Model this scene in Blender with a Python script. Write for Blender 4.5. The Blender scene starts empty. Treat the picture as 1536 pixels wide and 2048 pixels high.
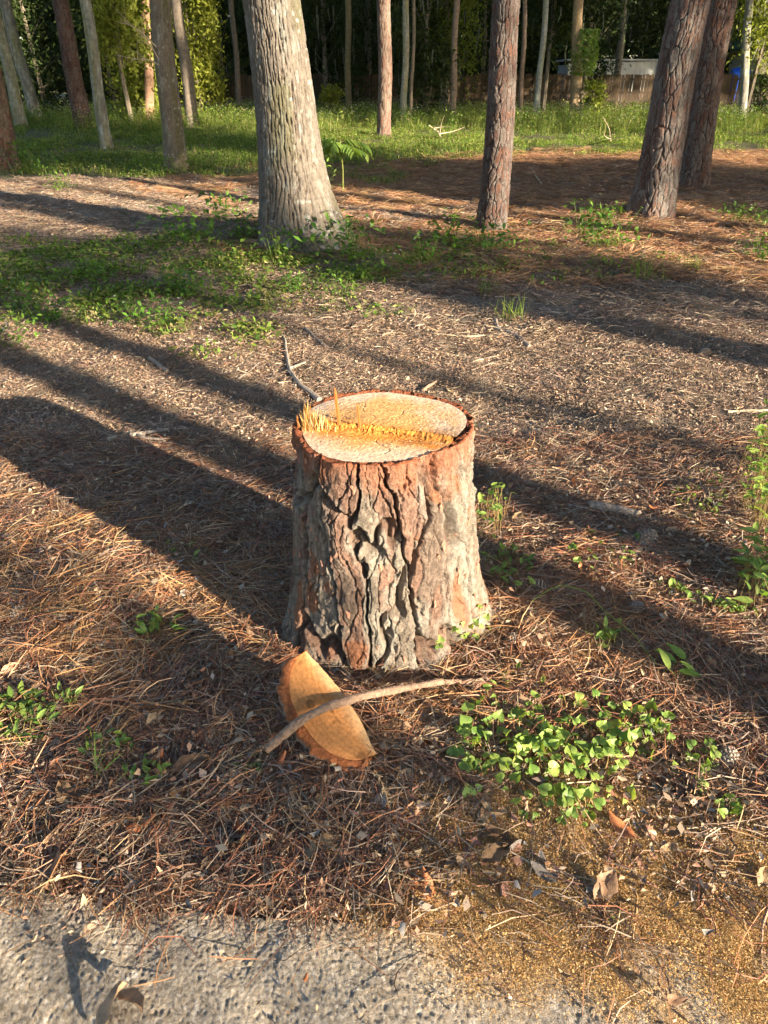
import bpy, math, random
import numpy as np
from mathutils import Vector, Matrix, Quaternion
R = math.radians
rng = np.random.default_rng(7)
random.seed(7)
S = bpy.context.scene
C = S.collection

# ------------------------------------------------------------------ camera
EYE, PITCH, FPX = 1.6, R(31.3), 1420.0
cam_d = bpy.data.cameras.new('camera'); cam = bpy.data.objects.new('camera', cam_d); C.objects.link(cam)
cam.location = (0, 0, EYE); cam.rotation_euler = (math.pi/2 - PITCH, 0, 0)
cam_d.sensor_fit = 'VERTICAL'; cam_d.sensor_height = 36.0; cam_d.lens = 36.0*FPX/2048
cam_d.clip_start = 0.05; cam_d.clip_end = 2000
S.camera = cam
# ------------------------------------------------------------------ sky, sun, exposure
SUN_EL, SUN_AZ = R(15), R(50)                 # shadows run 50 degrees left of straight ahead
TH = SUN_AZ
w = bpy.data.worlds.new("World"); S.world = w; w.use_nodes = True
nt = w.node_tree
bg = nt.nodes['Background']
sky = nt.nodes.new('ShaderNodeTexSky'); sky.sky_type = 'NISHITA'; sky.sun_disc = False
sky.sun_elevation = SUN_EL
to_sun = Vector((math.sin(TH)*math.cos(SUN_EL), -math.cos(TH)*math.cos(SUN_EL), math.sin(SUN_EL)))
sky.sun_rotation = math.atan2(to_sun.x, to_sun.y)
nt.links.new(sky.outputs[0], bg.inputs[0]); bg.inputs[1].default_value = 0.062
sd = bpy.data.lights.new('sun', 'SUN'); sd.energy = 5.0; sd.angle = R(0.5); sd.color = (1.0, 0.83, 0.61)
sun = bpy.data.objects.new('sun', sd); C.objects.link(sun)
sun.rotation_euler = (-to_sun).to_track_quat('-Z', 'Y').to_euler()
S.view_settings.view_transform = 'Standard'; S.view_settings.look = 'None'
S.view_settings.gamma = 1; S.view_settings.use_curve_mapping = False
S.view_settings.exposure = 2.02
S.cycles.max_bounces = 4; S.cycles.diffuse_bounces = 2; S.cycles.glossy_bounces = 1; S.cycles.transmission_bounces = 2; S.cycles.transparent_max_bounces = 4
S.cycles.use_adaptive_sampling = True; S.cycles.adaptive_threshold = 0.03

# ------------------------------------------------------------------ numeric helpers
def _h(ix, iy, iz, seed):
    n = (ix.astype(np.int64)*374761393 + iy.astype(np.int64)*668265263 + iz.astype(np.int64)*2147483647 + seed*1274126177) & 0xffffffff
    n = ((n ^ (n >> 13)) * 1274126177) & 0xffffffff
    n = ((n ^ (n >> 16)) * 2246822519) & 0xffffffff
    return ((n ^ (n >> 15)) & 0xffffff)/float(0xffffff)
def vnoise(x, y, z=0.0, seed=0):
    x, y, z = np.broadcast_arrays(np.asarray(x, float), np.asarray(y, float), np.asarray(z, float))
    ix, iy, iz = np.floor(x), np.floor(y), np.floor(z)
    fx, fy, fz = x-ix, y-iy, z-iz
    fx = fx*fx*(3-2*fx); fy = fy*fy*(3-2*fy); fz = fz*fz*(3-2*fz)
    def c(a, b, d): return _h(ix+a, iy+b, iz+d, seed)
    def l(a, b, t): return a+(b-a)*t
    return l(l(l(c(0,0,0), c(1,0,0), fx), l(c(0,1,0), c(1,1,0), fx), fy),
             l(l(c(0,0,1), c(1,0,1), fx), l(c(0,1,1), c(1,1,1), fx), fy), fz)
def fbm(x, y, z=0.0, seed=0, o=4):
    s = 0; a = .5; t = 0
    for k in range(o):
        s = s + a*vnoise(np.asarray(x)*2**k, np.asarray(y)*2**k, np.asarray(z)*2**k, seed+k); t += a; a *= .5
    return s/t
def sst(a, b, x):
    t = np.clip((x-a)/(b-a), 0, 1); return t*t*(3-2*t)
def worley_cyl(th, z, n, ch, seed):
    """cells round a cylinder: n cells round, ch high; returns F1, F2, cell random"""
    u = th/(2*math.pi)*n; v = z/ch
    iu, iv = np.floor(u), np.floor(v)
    f1 = np.full(u.shape, 9.); f2 = np.full(u.shape, 9.); idr = np.zeros(u.shape)
    for a in (-1, 0, 1):
        for b in (-1, 0, 1):
            cu, cv = iu+a, iv+b; cw = np.mod(cu, n)
            px = cu+.5+(_h(cw, cv, cu*0, seed)-.5)*.9; py = cv+.5+(_h(cw, cv, cu*0, seed+5)-.5)*.95
            d = np.hypot(px-u, py-v)
            m = d < f1
            f2 = np.where(m, f1, np.minimum(f2, d)); idr = np.where(m, _h(cw, cv, cu*0, seed+9), idr); f1 = np.where(m, d, f1)
    return f1, f2, idr

EX = [-3, -.9, -.71, -.53, -.19, .25, .52, .79, 3]; EY = [1.0, .968, .943, .905, .88, .855, .837, .82, .78]
def hgt(x, y):
    """terrain height"""
    x = np.asarray(x, float); y = np.asarray(y, float)
    far = sst(2.5, 7, y)
    h = (fbm(x*.8, y*.8, 0, 3, 3)-.5)*(.05+.10*far)*sst(.9, 1.6, y)
    h += (fbm(x*3.5, y*3.5, 0, 8, 3)-.5)*.035*sst(.95, 1.4, y)
    h += .16*np.exp(-((x+1.0)**2+(y-8.8)**2)/1.6)
    h += .10*np.exp(-((x-3.8)**2+(y-10.6)**2)/1.2)
    h += -.05*np.exp(-((x-.9)**2/.8+(y-4.2)**2/.6))
    h += .05*np.exp(-((x+1.1)**2/.12+(y-2.05)**2/.05))
    h += .03*np.exp(-((x-.45)**2/.03+(y-1.75)**2/.03))
    e0 = np.interp(x, EX, EY); h = h-.03*sst(e0-.005, e0-.04, y)
    h = h + (fbm(x*.05, y*.05, 0, 21, 2)-.5)*1.2*sst(60, 120, np.hypot(x, y))
    return h
cP, sP = math.cos(PITCH), math.sin(PITCH)
def ray(px, py):
    a = (px-768)/FPX; b = (1024-py)/FPX
    return np.array([a, cP+b*sP, -sP+b*cP])
def at(px, py, dz=0.0):
    """ground point seen at a spot of the photograph, dz above the ground"""
    d = ray(px, py); z = 0.0
    for _ in range(12):
        t = (z+dz-EYE)/d[2]; t = min(t, 60); z = float(hgt(d[0]*t, d[1]*t))
    return np.array([d[0]*t, d[1]*t, z])
def at_y(px, py, Y):
    d = ray(px, py); t = Y/d[1]; return np.array([d[0]*t, Y, EYE+d[2]*t])
def at_z(px, py, Z):
    d = ray(px, py); t = (Z-EYE)/d[2]; return np.array([d[0]*t, d[1]*t, Z])
def depth(p): return p[1]*cP+(EYE-p[2])*sP

# ------------------------------------------------------------------ mesh helpers
def mk(name, V, F, mat=None, col=None, parent=None, smooth=False, loc=None, link=True):
    V = np.asarray(V, np.float32).reshape(-1, 3)
    me = bpy.data.meshes.new(name)
    if isinstance(F, np.ndarray):
        k = F.shape[1]; n = len(F)
        me.vertices.add(len(V)); me.vertices.foreach_set('co', V.ravel())
        me.loops.add(n*k); me.loops.foreach_set('vertex_index', F.astype(np.int32).ravel())
        me.polygons.add(n); me.polygons.foreach_set('loop_start', np.arange(0, n*k, k, dtype=np.int32))
        me.update(calc_edges=True)
    else:
        me.from_pydata([tuple(v) for v in V.tolist()], [], F)
    if smooth: me.polygons.foreach_set('use_smooth', np.ones(len(me.polygons), bool))
    if col is not None:
        a = me.color_attributes.new('Col', 'FLOAT_COLOR', 'POINT')
        cc = np.ones((len(V), 4), np.float32); cc[:, :3] = np.clip(col, 0, 1); a.data.foreach_set('color', cc.ravel())
    if mat: me.materials.append(mat)
    o = bpy.data.objects.new(name, me)
    if link: C.objects.link(o)
    if parent is not None: o.parent = parent
    if loc is not None: o.location = loc
    return o
def tag(o, label=None, cat=None, group=None, kind=None):
    if label: o['label'] = label
    if cat: o['category'] = cat
    if group: o['group'] = group
    if kind: o['kind'] = kind
    return o
def empty(name, loc=(0, 0, 0), label=None, cat=None, group=None, rz=0):
    o = bpy.data.objects.new(name, None); C.objects.link(o); o.location = tuple(float(q) for q in loc); o.rotation_euler = (0, 0, rz)
    o.empty_display_size = .1
    return tag(o, label, cat, group)
def copy_tree(o, parent=None):
    c = o.copy(); C.objects.link(c); c.parent = parent
    for ch in list(o.children): copy_tree(ch, c)
    return c
def grid_faces(nu, nv, wrap=False):
    """verts indexed [v*nu+u]"""
    u = np.arange(nu if wrap else nu-1); v = np.arange(nv-1)
    U, W = np.meshgrid(u, v); U = U.ravel(); W = W.ravel(); U1 = (U+1) % nu
    return np.stack([W*nu+U, W*nu+U1, (W+1)*nu+U1, (W+1)*nu+U], 1)
def ribbons(P, W, side):
    """P (N,K,3) centre lines, W (N,K) half widths, side (N,3) or (N,K,3)"""
    N, K, _ = P.shape
    if side.ndim == 2: side = side[:, None, :]
    V = np.stack([P-side*W[..., None], P+side*W[..., None]], 2).reshape(-1, 3)
    i = (np.arange(N)*K*2)[:, None]+np.arange(K-1)[None]*2
    F = np.stack([i, i+1, i+3, i+2], -1).reshape(-1, 4)
    return V, F
def tube(path, rad, n=8, rough=0.0, seed=0, cap=True, fr=30.):
    path = np.asarray(path, float); rad = np.broadcast_to(np.asarray(rad, float), (len(path),))
    T = np.gradient(path, axis=0); T /= np.linalg.norm(T, axis=1)[:, None]+1e-9
    up = np.array([0, 0, 1.]) if abs(T[0][2]) < .9 else np.array([0, 1., 0])
    V = []
    A = np.cross(T, up); A /= np.linalg.norm(A, axis=1)[:, None]+1e-9; B = np.cross(A, T)
    th = np.arange(n)*2*math.pi/n
    V = path[:, None]+(A[:, None]*np.cos(th)[None, :, None]+B[:, None]*np.sin(th)[None, :, None])*rad[:, None, None]
    if rough:
        nz = fbm(V[..., 0]*fr, V[..., 1]*fr, V[..., 2]*fr, seed, 3)-.5
        V = path[:, None]+(V-path[:, None])*(1+rough*2*nz[..., None])
    V = V.reshape(-1, 3); F = [tuple(f) for f in grid_faces(n, len(path), True).tolist()]
    if cap:
        F.append(tuple(range(n))[::-1]); F.append(tuple(range((len(path)-1)*n, len(path)*n)))
    return V, F
def join(parts):
    V = []; F = []; o = 0
    for v, f in parts:
        V.append(np.asarray(v).reshape(-1, 3)); F += [tuple(int(i)+o for i in q) for q in f]; o += len(V[-1])
    return np.concatenate(V), F
def smooth_path(pts, n=24, wob=0.0, seed=0):
    pts = np.asarray(pts, float)
    if len(pts) > 2:
        d = np.r_[0, np.cumsum(np.linalg.norm(np.diff(pts, axis=0), axis=1))]; t = np.linspace(0, d[-1], n)
        # catmull-rom like: linear then smoothed
        q = np.stack([np.interp(t, d, pts[:, k]) for k in range(3)], 1)
        for _ in range(max(1, n//10)):
            q[1:-1] = .25*q[:-2]+.5*q[1:-1]+.25*q[2:]
    else:
        q = pts[0]+(pts[1]-pts[0])*np.linspace(0, 1, n)[:, None]
    if wob:
        L = np.linspace(0, 1, n)*8
        for k in range(3):
            q[:, k] += (fbm(L, L*0+k*9.3, seed*1.7, seed, 3)-.5)*2*wob
    return q
def box(x0, x1, y0, y1, z0, z1):
    V = [(x, y, z) for x in (x0, x1) for y in (y0, y1) for z in (z0, z1)]
    return V, [(0,1,3,2),(4,6,7,5),(0,4,5,1),(2,3,7,6),(0,2,6,4),(1,5,7,3)]

# ------------------------------------------------------------------ materials
def material(name, base, rough=.85, var=.3, vs=12., bump=0., bs=60., attr=False, rnd=0., rhue=0., transl=0., tcol=None, spec=.2, base2=None, detail=6):
    m = bpy.data.materials.new(name); m.use_nodes = True; n = m.node_tree; N = n.nodes; L = n.links
    b = N['Principled BSDF']; out = N['Material Output']
    b.inputs['Roughness'].default_value = rough; b.inputs['Specular IOR Level'].default_value = spec
    tc = N.new('ShaderNodeTexCoord')
    if attr:
        a = N.new('ShaderNodeAttribute'); a.attribute_name = 'Col'; src = a.outputs['Color']
    else:
        c = N.new('ShaderNodeRGB'); c.outputs[0].default_value = (*base, 1); src = c.outputs[0]
    if base2 is not None:
        oi = N.new('ShaderNodeObjectInfo'); mx = N.new('ShaderNodeMix'); mx.data_type = 'RGBA'
        L.new(oi.outputs['Random'], mx.inputs[0]); L.new(src, mx.inputs[6]); mx.inputs[7].default_value = (*base2, 1); src = mx.outputs[2]
    if var:
        no = N.new('ShaderNodeTexNoise'); no.inputs['Scale'].default_value = vs; no.inputs['Detail'].default_value = detail
        no.inputs['Roughness'].default_value = .7
        L.new(tc.outputs['Object'], no.inputs['Vector'])
        mr = N.new('ShaderNodeMapRange'); mr.inputs[1].default_value = .3; mr.inputs[2].default_value = .7
        mr.inputs[3].default_value = 1-var; mr.inputs[4].default_value = 1+var
        L.new(no.outputs['Fac'], mr.inputs[0])
        vm = N.new('ShaderNodeVectorMath'); vm.operation = 'SCALE'; L.new(src, vm.inputs[0]); L.new(mr.outputs[0], vm.inputs['Scale']); src = vm.outputs[0]
    if rnd or rhue:
        oi = N.new('ShaderNodeObjectInfo'); hs = N.new('ShaderNodeHueSaturation')
        mr = N.new('ShaderNodeMapRange'); mr.inputs[3].default_value = 1-rnd; mr.inputs[4].default_value = 1+rnd
        L.new(oi.outputs['Random'], mr.inputs[0]); L.new(mr.outputs[0], hs.inputs['Value'])
        wn = N.new('ShaderNodeTexWhiteNoise'); wn.noise_dimensions = '1D'; L.new(oi.outputs['Random'], wn.inputs['W'])
        m2 = N.new('ShaderNodeMapRange'); m2.inputs[3].default_value = .5-rhue; m2.inputs[4].default_value = .5+rhue
        L.new(wn.outputs['Value'], m2.inputs[0]); L.new(m2.outputs[0], hs.inputs['Hue'])
        L.new(src, hs.inputs['Color']); src = hs.outputs[0]
    L.new(src, b.inputs['Base Color'])
    if bump:
        n2 = N.new('ShaderNodeTexNoise'); n2.inputs['Scale'].default_value = bs; n2.inputs['Detail'].default_value = 8; n2.inputs['Roughness'].default_value = .65
        L.new(tc.outputs['Object'], n2.inputs['Vector'])
        bp = N.new('ShaderNodeBump'); bp.inputs['Strength'].default_value = 1; bp.inputs['Distance'].default_value = bump
        L.new(n2.outputs['Fac'], bp.inputs['Height']); L.new(bp.outputs[0], b.inputs['Normal'])
    if transl:
        t = N.new('ShaderNodeBsdfTranslucent'); ms = N.new('ShaderNodeMixShader'); ms.inputs[0].default_value = transl
        if tcol is not None:
            tm = N.new('ShaderNodeMix'); tm.data_type = 'RGBA'; tm.blend_type = 'MULTIPLY'; tm.inputs[0].default_value = 1
            L.new(src, tm.inputs[6]); tm.inputs[7].default_value = (*tcol, 1); L.new(tm.outputs[2], t.inputs[0])
        else: L.new(src, t.inputs[0])
        L.new(b.outputs[0], ms.inputs[1]); L.new(t.outputs[0], ms.inputs[2]); L.new(ms.outputs[0], out.inputs[0])
    return m
M = {}
M['ground'] = material('ground_soil', (1,1,1), attr=True, var=.45, vs=9., bump=.02, bs=45., rough=.95)
M['pave'] = material('pavement_concrete', (1,1,1), attr=True, var=.3, vs=160., bump=.003, bs=330., rough=1., spec=.0)
M['bark'] = material('pine_bark', (1,1,1), attr=True, var=.45, vs=75., bump=.009, bs=150., rough=.9)
M['oakbark'] = material('oak_bark', (1,1,1), attr=True, var=.3, vs=30., bump=.01, bs=60., rough=.9)
M['farbark'] = material('distant_bark', (1,1,1), attr=True, var=.35, vs=9., bump=.03, bs=22., rough=.9)
M['wood'] = material('cut_wood', (1,1,1), attr=True, var=.28, vs=120., bump=.0009, bs=420., rough=.75)
M['splinter'] = material('splinter_wood', (1,1,1), attr=True, var=.15, vs=200., rough=.6, transl=.15)
M['needle'] = material('pine_needle', (1,1,1), attr=True, var=0, rnd=.3, rhue=.015, rough=.6, spec=.4)
M['deadleaf'] = material('dead_leaf', (.27,.15,.085), base2=(.40,.29,.18), var=.4, vs=50., rnd=.35, rhue=.015, rough=.6, transl=.1, spec=.35, bump=.001, bs=200.)
M['redleaf'] = material('red_dead_leaf', (.36,.13,.06), base2=(.5,.2,.08), var=.35, vs=60., rough=.55, spec=.35, transl=.1)
M['greyleaf'] = material('grey_dead_leaf', (.20,.18,.165), base2=(.32,.28,.24), var=.3, vs=60., rough=.7)
M['chip'] = material('bark_chip', (.33,.19,.14), base2=(.42,.22,.15), var=.4, vs=45., bump=.004, bs=110., rough=.9)
M['twig'] = material('twig_bark', (.34,.30,.26), base2=(.27,.21,.16), var=.4, vs=60., bump=.003, bs=160., rough=.9)
M['stick'] = material('stick_bark', (.34,.235,.17), var=.45, vs=90., bump=.006, bs=170., rough=.9)
M['paletwig'] = material('pale_twig', (.55,.45,.32), var=.3, vs=60., rough=.8)
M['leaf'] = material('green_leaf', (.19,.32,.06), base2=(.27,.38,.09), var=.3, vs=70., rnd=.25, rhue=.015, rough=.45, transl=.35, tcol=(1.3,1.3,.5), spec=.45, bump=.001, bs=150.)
M['weed'] = material('weed_leaf', (1,1,1), attr=True, var=.15, vs=20., rnd=.2, rhue=.012, rough=.5, transl=.35, tcol=(1.3,1.25,.5), spec=.35)
M['grass'] = material('grass_blade', (1,1,1), attr=True, var=0, rnd=.3, rhue=.015, rough=.6, transl=.4, tcol=(1.25,1.2,.5))
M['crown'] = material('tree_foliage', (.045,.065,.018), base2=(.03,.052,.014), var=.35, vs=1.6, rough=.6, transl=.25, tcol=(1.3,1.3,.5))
M['bright'] = material('sunlit_look_foliage', (.24,.27,.045), base2=(.16,.22,.04), var=.35, vs=1.6, rough=.6, transl=.4, tcol=(1.3,1.2,.4))  # paler copy of the foliage; a sunlit look put into the colour
M['moss'] = material('hanging_moss', (.16,.17,.13), var=.3, vs=5., rough=.9, transl=.2)
M['cone'] = material('pine_cone', (.33,.29,.25), base2=(.22,.15,.1), var=.4, vs=70., rough=.85)
M['fence'] = material('fence_wood', (.12,.085,.055), base2=(.08,.058,.04), var=.35, vs=5., rough=.9, bump=.004, bs=30.)
M['cream'] = material('cream_metal', (.62,.56,.38), var=.08, vs=3., rough=.5)
M['green'] = material('green_trim', (.03,.10,.07), var=.1, rough=.5)
M['white'] = material('white_metal', (.66,.69,.70), var=.12, vs=3., rough=.6)
M['blue'] = material('blue_tarp', (.02,.10,.55), var=.1, rough=.5)
M['dark'] = material('dark_opening', (.03,.03,.03), var=.1)
M['flower'] = material('white_petal', (.8,.8,.76), var=.05)
M['sawdust'] = material('sawdust_flake', (1,1,1), attr=True, var=0, rnd=.2, rough=.8, transl=.15)

# ------------------------------------------------------------------ instanced ground cover
SRC = {}
def source(name, objs):
    col = bpy.data.collections.new(name)
    for o in objs:
        if o.name in C.objects: C.objects.unlink(o)
        col.objects.link(o)
    SRC[name] = (col, len(objs)); return col
def scatter(name, src, P, label, rz=None, tilt=.12, scale=None, seed=0, cat='ground cover'):
    P = np.asarray(P, np.float32); n = len(P); r = np.random.default_rng(seed+11)
    col, k = SRC[src]
    me = bpy.data.meshes.new(name); me.vertices.add(n); me.vertices.foreach_set('co', P.ravel())
    rot = np.zeros((n, 3), np.float32); rot[:, 2] = r.uniform(0, 2*math.pi, n) if rz is None else rz
    rot[:, :2] = r.normal(0, tilt, (n, 2))
    a = me.attributes.new('rot', 'FLOAT_VECTOR', 'POINT'); a.data.foreach_set('vector', rot.ravel())
    sc = np.ones(n, np.float32) if scale is None else np.asarray(scale, np.float32)
    a = me.attributes.new('scl', 'FLOAT', 'POINT'); a.data.foreach_set('value', sc)
    a = me.attributes.new('pick', 'INT', 'POINT'); a.data.foreach_set('value', r.integers(0, k, n).astype(np.int32))
    o = bpy.data.objects.new(name, me); C.objects.link(o)
    g = bpy.data.node_groups.new(name+'_nodes', 'GeometryNodeTree')
    g.interface.new_socket('Geometry', in_out='INPUT', socket_type='NodeSocketGeometry')
    g.interface.new_socket('Geometry', in_out='OUTPUT', socket_type='NodeSocketGeometry')
    N = g.nodes; L = g.links
    gi = N.new('NodeGroupInput'); go = N.new('NodeGroupOutput'); ip = N.new('GeometryNodeInstanceOnPoints')
    ci = N.new('GeometryNodeCollectionInfo'); ci.inputs['Collection'].default_value = col
    ci.inputs['Separate Children'].default_value = True; ci.inputs['Reset Children'].default_value = True
    ip.inputs['Pick Instance'].default_value = True
    def attr(nm, dt):
        q = N.new('GeometryNodeInputNamedAttribute'); q.data_type = dt; q.inputs['Name'].default_value = nm; return q.outputs['Attribute']
    e2r = N.new('FunctionNodeEulerToRotation')
    L.new(attr('rot', 'FLOAT_VECTOR'), e2r.inputs[0]); L.new(e2r.outputs[0], ip.inputs['Rotation'])
    L.new(attr('scl', 'FLOAT'), ip.inputs['Scale']); L.new(attr('pick', 'INT'), ip.inputs['Instance Index'])
    L.new(gi.outputs[0], ip.inputs['Points']); L.new(ci.outputs[0], ip.inputs['Instance']); L.new(ip.outputs[0], go.inputs[0])
    md = o.modifiers.new('scatter', 'NODES'); md.node_group = g
    return tag(o, label, cat, kind='stuff')

# ------------------------------------------------------------------ ground
def edge_y(x):
    """far edge of the pavement"""
    x = np.asarray(x, float)
    return np.interp(x, EX, EY) + (fbm(x*5, x*0+3, 0, 31, 3)-.5)*.05
def zones(x, y):
    """weights of what lies on the ground"""
    n = fbm(x*.9, y*.9, 0, 40, 4); n2 = fbm(x*3, y*3, 0, 44, 3)
    d = np.hypot(x, y)
    def bl(cx, cy, rx, ry, s=.35): return sst(1+s, 1-s, np.hypot((x-cx)/rx, (y-cy)/ry)+(n2-.5)*.7+(n-.5)*.5)
    far_line = 14.2+np.where(x < -.5, .0, 4.5*sst(-.5, 2.5, x))+2*sst(4, 8, x)
    grass = sst(-.6, 1.2, (y-far_line)+(n-.5)*6)
    mid = np.maximum.reduce([bl(-2.6, 7.2, 2.2, 1.5), bl(-.9, 7.4, 1.4, .8), bl(-.7, 6.0, .8, .6)*.7, bl(-4.5, 6.9, 1.8, 1.5), bl(1.2, 7.6, .9, .8)*.6, bl(-1.25, 5.1, .45, .4), bl(2.3, 7.6, .7, .8)*.5])*sst(.38, .62, fbm(x*2.2, y*2.2, 0, 46, 3)+.06)
    needles = np.maximum.reduce([bl(-1.1, 1.95, .9, .55), bl(.6, 1.75, .5, .45), bl(3.4, 8.6, 4.2, 1.8), bl(4.2, 14.0, 6.5, 3.6), bl(9, 18, 8, 3.2), bl(0, 1.15, 2., .45)])
    path = np.maximum(bl(-4.5, 12.0, 4.6, 1.6), bl(.9, 3.4, .45, .3))
    saw = np.maximum(bl(.50, 1.05, .50, .27, .5), bl(.80, .80, .36, .34, .5)*sst(.30, .55, x+(n2-.5)*.3))
    return grass, mid, needles, path, saw
def axis(lo, hi, c0, c1, s0, g, cap):
    a = list(np.arange(c0, c1, s0)); s = s0; v = a[-1]
    while v < hi: s = min(s*g, cap); v += s; a.append(v)
    s = s0; v = a[0]; b = []
    while v > lo: s = min(s*g, cap); v -= s; b.append(v)
    return np.array(b[::-1]+a)
xs = axis(-500, 500, -1.6, 1.6, .013, 1.035, 40); ys = axis(-400, 700, .85, 3.2, .013, 1.022, 40)
X, Y = np.meshgrid(xs, ys)
Zg = hgt(X, Y)
nearw = sst(6, 3, np.hypot(X, Y))
Zg = Zg + (fbm(X*22, Y*22, 0, 50, 3)-.5)*.022*nearw*sst(.95, 1.1, Y)
gr, mi, ne, pa, sa = zones(X, Y)
base = np.array([.16, .12, .09])[None, None]+(fbm(X*2, Y*2, 0, 60, 4)[..., None]-.5)*np.array([.12, .10, .08])
def mixc(a, c, wt): return a*(1-wt[..., None])+np.array(c)*wt[..., None]
colr = mixc(base, (.25, .21, .165), sst(2.3, 4, Y)*(1-ne)*.8)
colr = mixc(colr, (.17, .085, .045), ne*.75)
colr = mixc(colr, (.36, .30, .24), pa*.85)
colr = mixc(colr, (.10, .105, .04), np.clip(gr+mi*.3, 0, 1)*.85)
colr = mixc(colr, (.56, .35, .14), sa*.95)
g = mk('ground', np.stack([X, Y, Zg], -1), grid_faces(len(xs), len(ys)), M['ground'], colr.reshape(-1, 3), smooth=True)
tag(g, kind='structure')

# pavement: rough exposed aggregate slab
px_ = axis(-9, 9, -1.0, 1.0, .003, 1.06, .5); vv = np.r_[np.linspace(0, .5, 200), np.linspace(.51, 1, 20)]
PX, PV = np.meshgrid(px_, vv)
E0 = edge_y(PX); PY = E0 - PV*(PV*2.4+.0+.55)
Pn = fbm(PX*85, PY*85, 0, 71, 3); Pb = fbm(PX*9, PY*9, 0, 75, 3)
Pp = fbm(PX*130, PY*130, 0, 73, 2)
PZ = .004+(Pn-.5)*.0018+(Pp-.5)*.0010+(vnoise(PX*300, PY*300, 0, 74)-.5)*.0026-.0016*sst(.30, .20, vnoise(PX*150, PY*150, 0, 76))+(Pb-.5)*.006 - .03*sst(.02, 0, PV)
cr = np.array([.40, .345, .275])+(fbm(PX*4, PY*4, 0, 77, 4)[..., None]-.5)*np.array([.22, .19, .15])+(vnoise(PX*260, PY*260, 0, 79)[..., None]-.5)*.20
cr = cr*(1-.0*PV[..., None]); cr = mixc(cr, (.22, .17, .11), sst(.06, 0, PV)*.6)
agg = vnoise(PX*120+9, PY*120, 0, 81); cr = cr*(1-.35*sst(.68, .8, agg)[..., None])+np.array([.30, .30, .29])*.6*sst(.80, .9, vnoise(PX*95, PY*95, 0, 82))[..., None]
blotch = sst(.55, .7, fbm(PX*3.1+4, PY*3.1, 0, 90, 4)); cr = mixc(cr, (.20, .195, .19), blotch*.45)  # random greyer, darker blotches mixed into the slab colour
sz_ = zones(PX, PY)[4]*sst(.35, .6, fbm(PX*11, PY*11, 0, 333, 3)+.12); cr = mixc(cr, (.54, .33, .13), sz_*.85); PZ = PZ+sz_*.002*fbm(PX*60, PY*60, 0, 85, 2)
p = mk('pavement', np.stack([PX, PY, PZ], -1), grid_faces(len(px_), len(vv)), M['pave'], cr.reshape(-1, 3), smooth=False)
tag(p, kind='structure')

# ------------------------------------------------------------------ litter clumps
def needle_clump(n, rad, lmin, lmax, wid, hz, pal, seed, align=None, link=False):
    r = np.random.default_rng(seed)
    c = np.c_[r.normal(0, rad*.5, (n, 2)), r.uniform(0, hz, n)]
    a = r.uniform(0, 2*math.pi, n) if align is None else r.normal(0, align, n)
    L = r.uniform(lmin, lmax, n); bend = r.normal(0, .25, n); tz = r.normal(0, .13, n)
    t = np.linspace(-.5, .5, 4)
    P = np.zeros((n, 4, 3))
    for k, tt in enumerate(t):
        aa = a+bend*tt*2
        P[:, k, 0] = c[:, 0]+np.cos(aa)*L*tt; P[:, k, 1] = c[:, 1]+np.sin(aa)*L*tt
        P[:, k, 2] = c[:, 2]+L*tt*tz + .02*L*(1-4*tt*tt)*2
    P[:, :, 2] = np.maximum(P[:, :, 2], .001)
    side = np.stack([-np.sin(a), np.cos(a), r.normal(0, .8, n)], 1); side /= np.linalg.norm(side, axis=1)[:, None]
    W = np.full((n, 4), wid)*np.array([.6, 1, 1, .5]); V, F = ribbons(P, W, side)
    pc = np.array(pal)[r.integers(0, len(pal), n)]*r.uniform(.7, 1.25, (n, 1))
    return mk('needle_clump', V, F, M['needle'], np.repeat(pc, 8, 0), link=link)
brown = [(.27,.12,.065), (.34,.16,.085), (.20,.10,.065), (.46,.32,.19), (.13,.075,.05), (.29,.22,.17), (.38,.30,.22), (.19,.13,.10)]
orange = [(.38,.19,.085), (.47,.27,.13), (.31,.14,.065), (.54,.37,.21), (.22,.11,.06), (.32,.22,.15)]
grey = [(.32,.245,.18), (.40,.315,.235), (.21,.155,.12), (.32,.20,.13), (.47,.375,.28), (.16,.11,.085)]
source('src_brown', [needle_clump(40, .085, .05, .19, .0012, .022, brown, s) for s in range(5)]+[needle_clump(34, .06, .08, .2, .0011, .02, brown, s, .35) for s in range(20, 23)])
source('src_orange', [needle_clump(44, .085, .05, .2, .0011, .024, orange, s) for s in range(30, 34)]+[needle_clump(34, .05, .08, .22, .0012, .022, orange, s, .3) for s in range(40, 44)])
source('src_grey', [needle_clump(50, .085, .015, .09, .0015, .016, grey, s) for s in range(50, 56)])
source('src_stray', [needle_clump(3, .05, .05, .16, .0011, .006, brown, s) for s in range(170, 176)])
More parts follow.
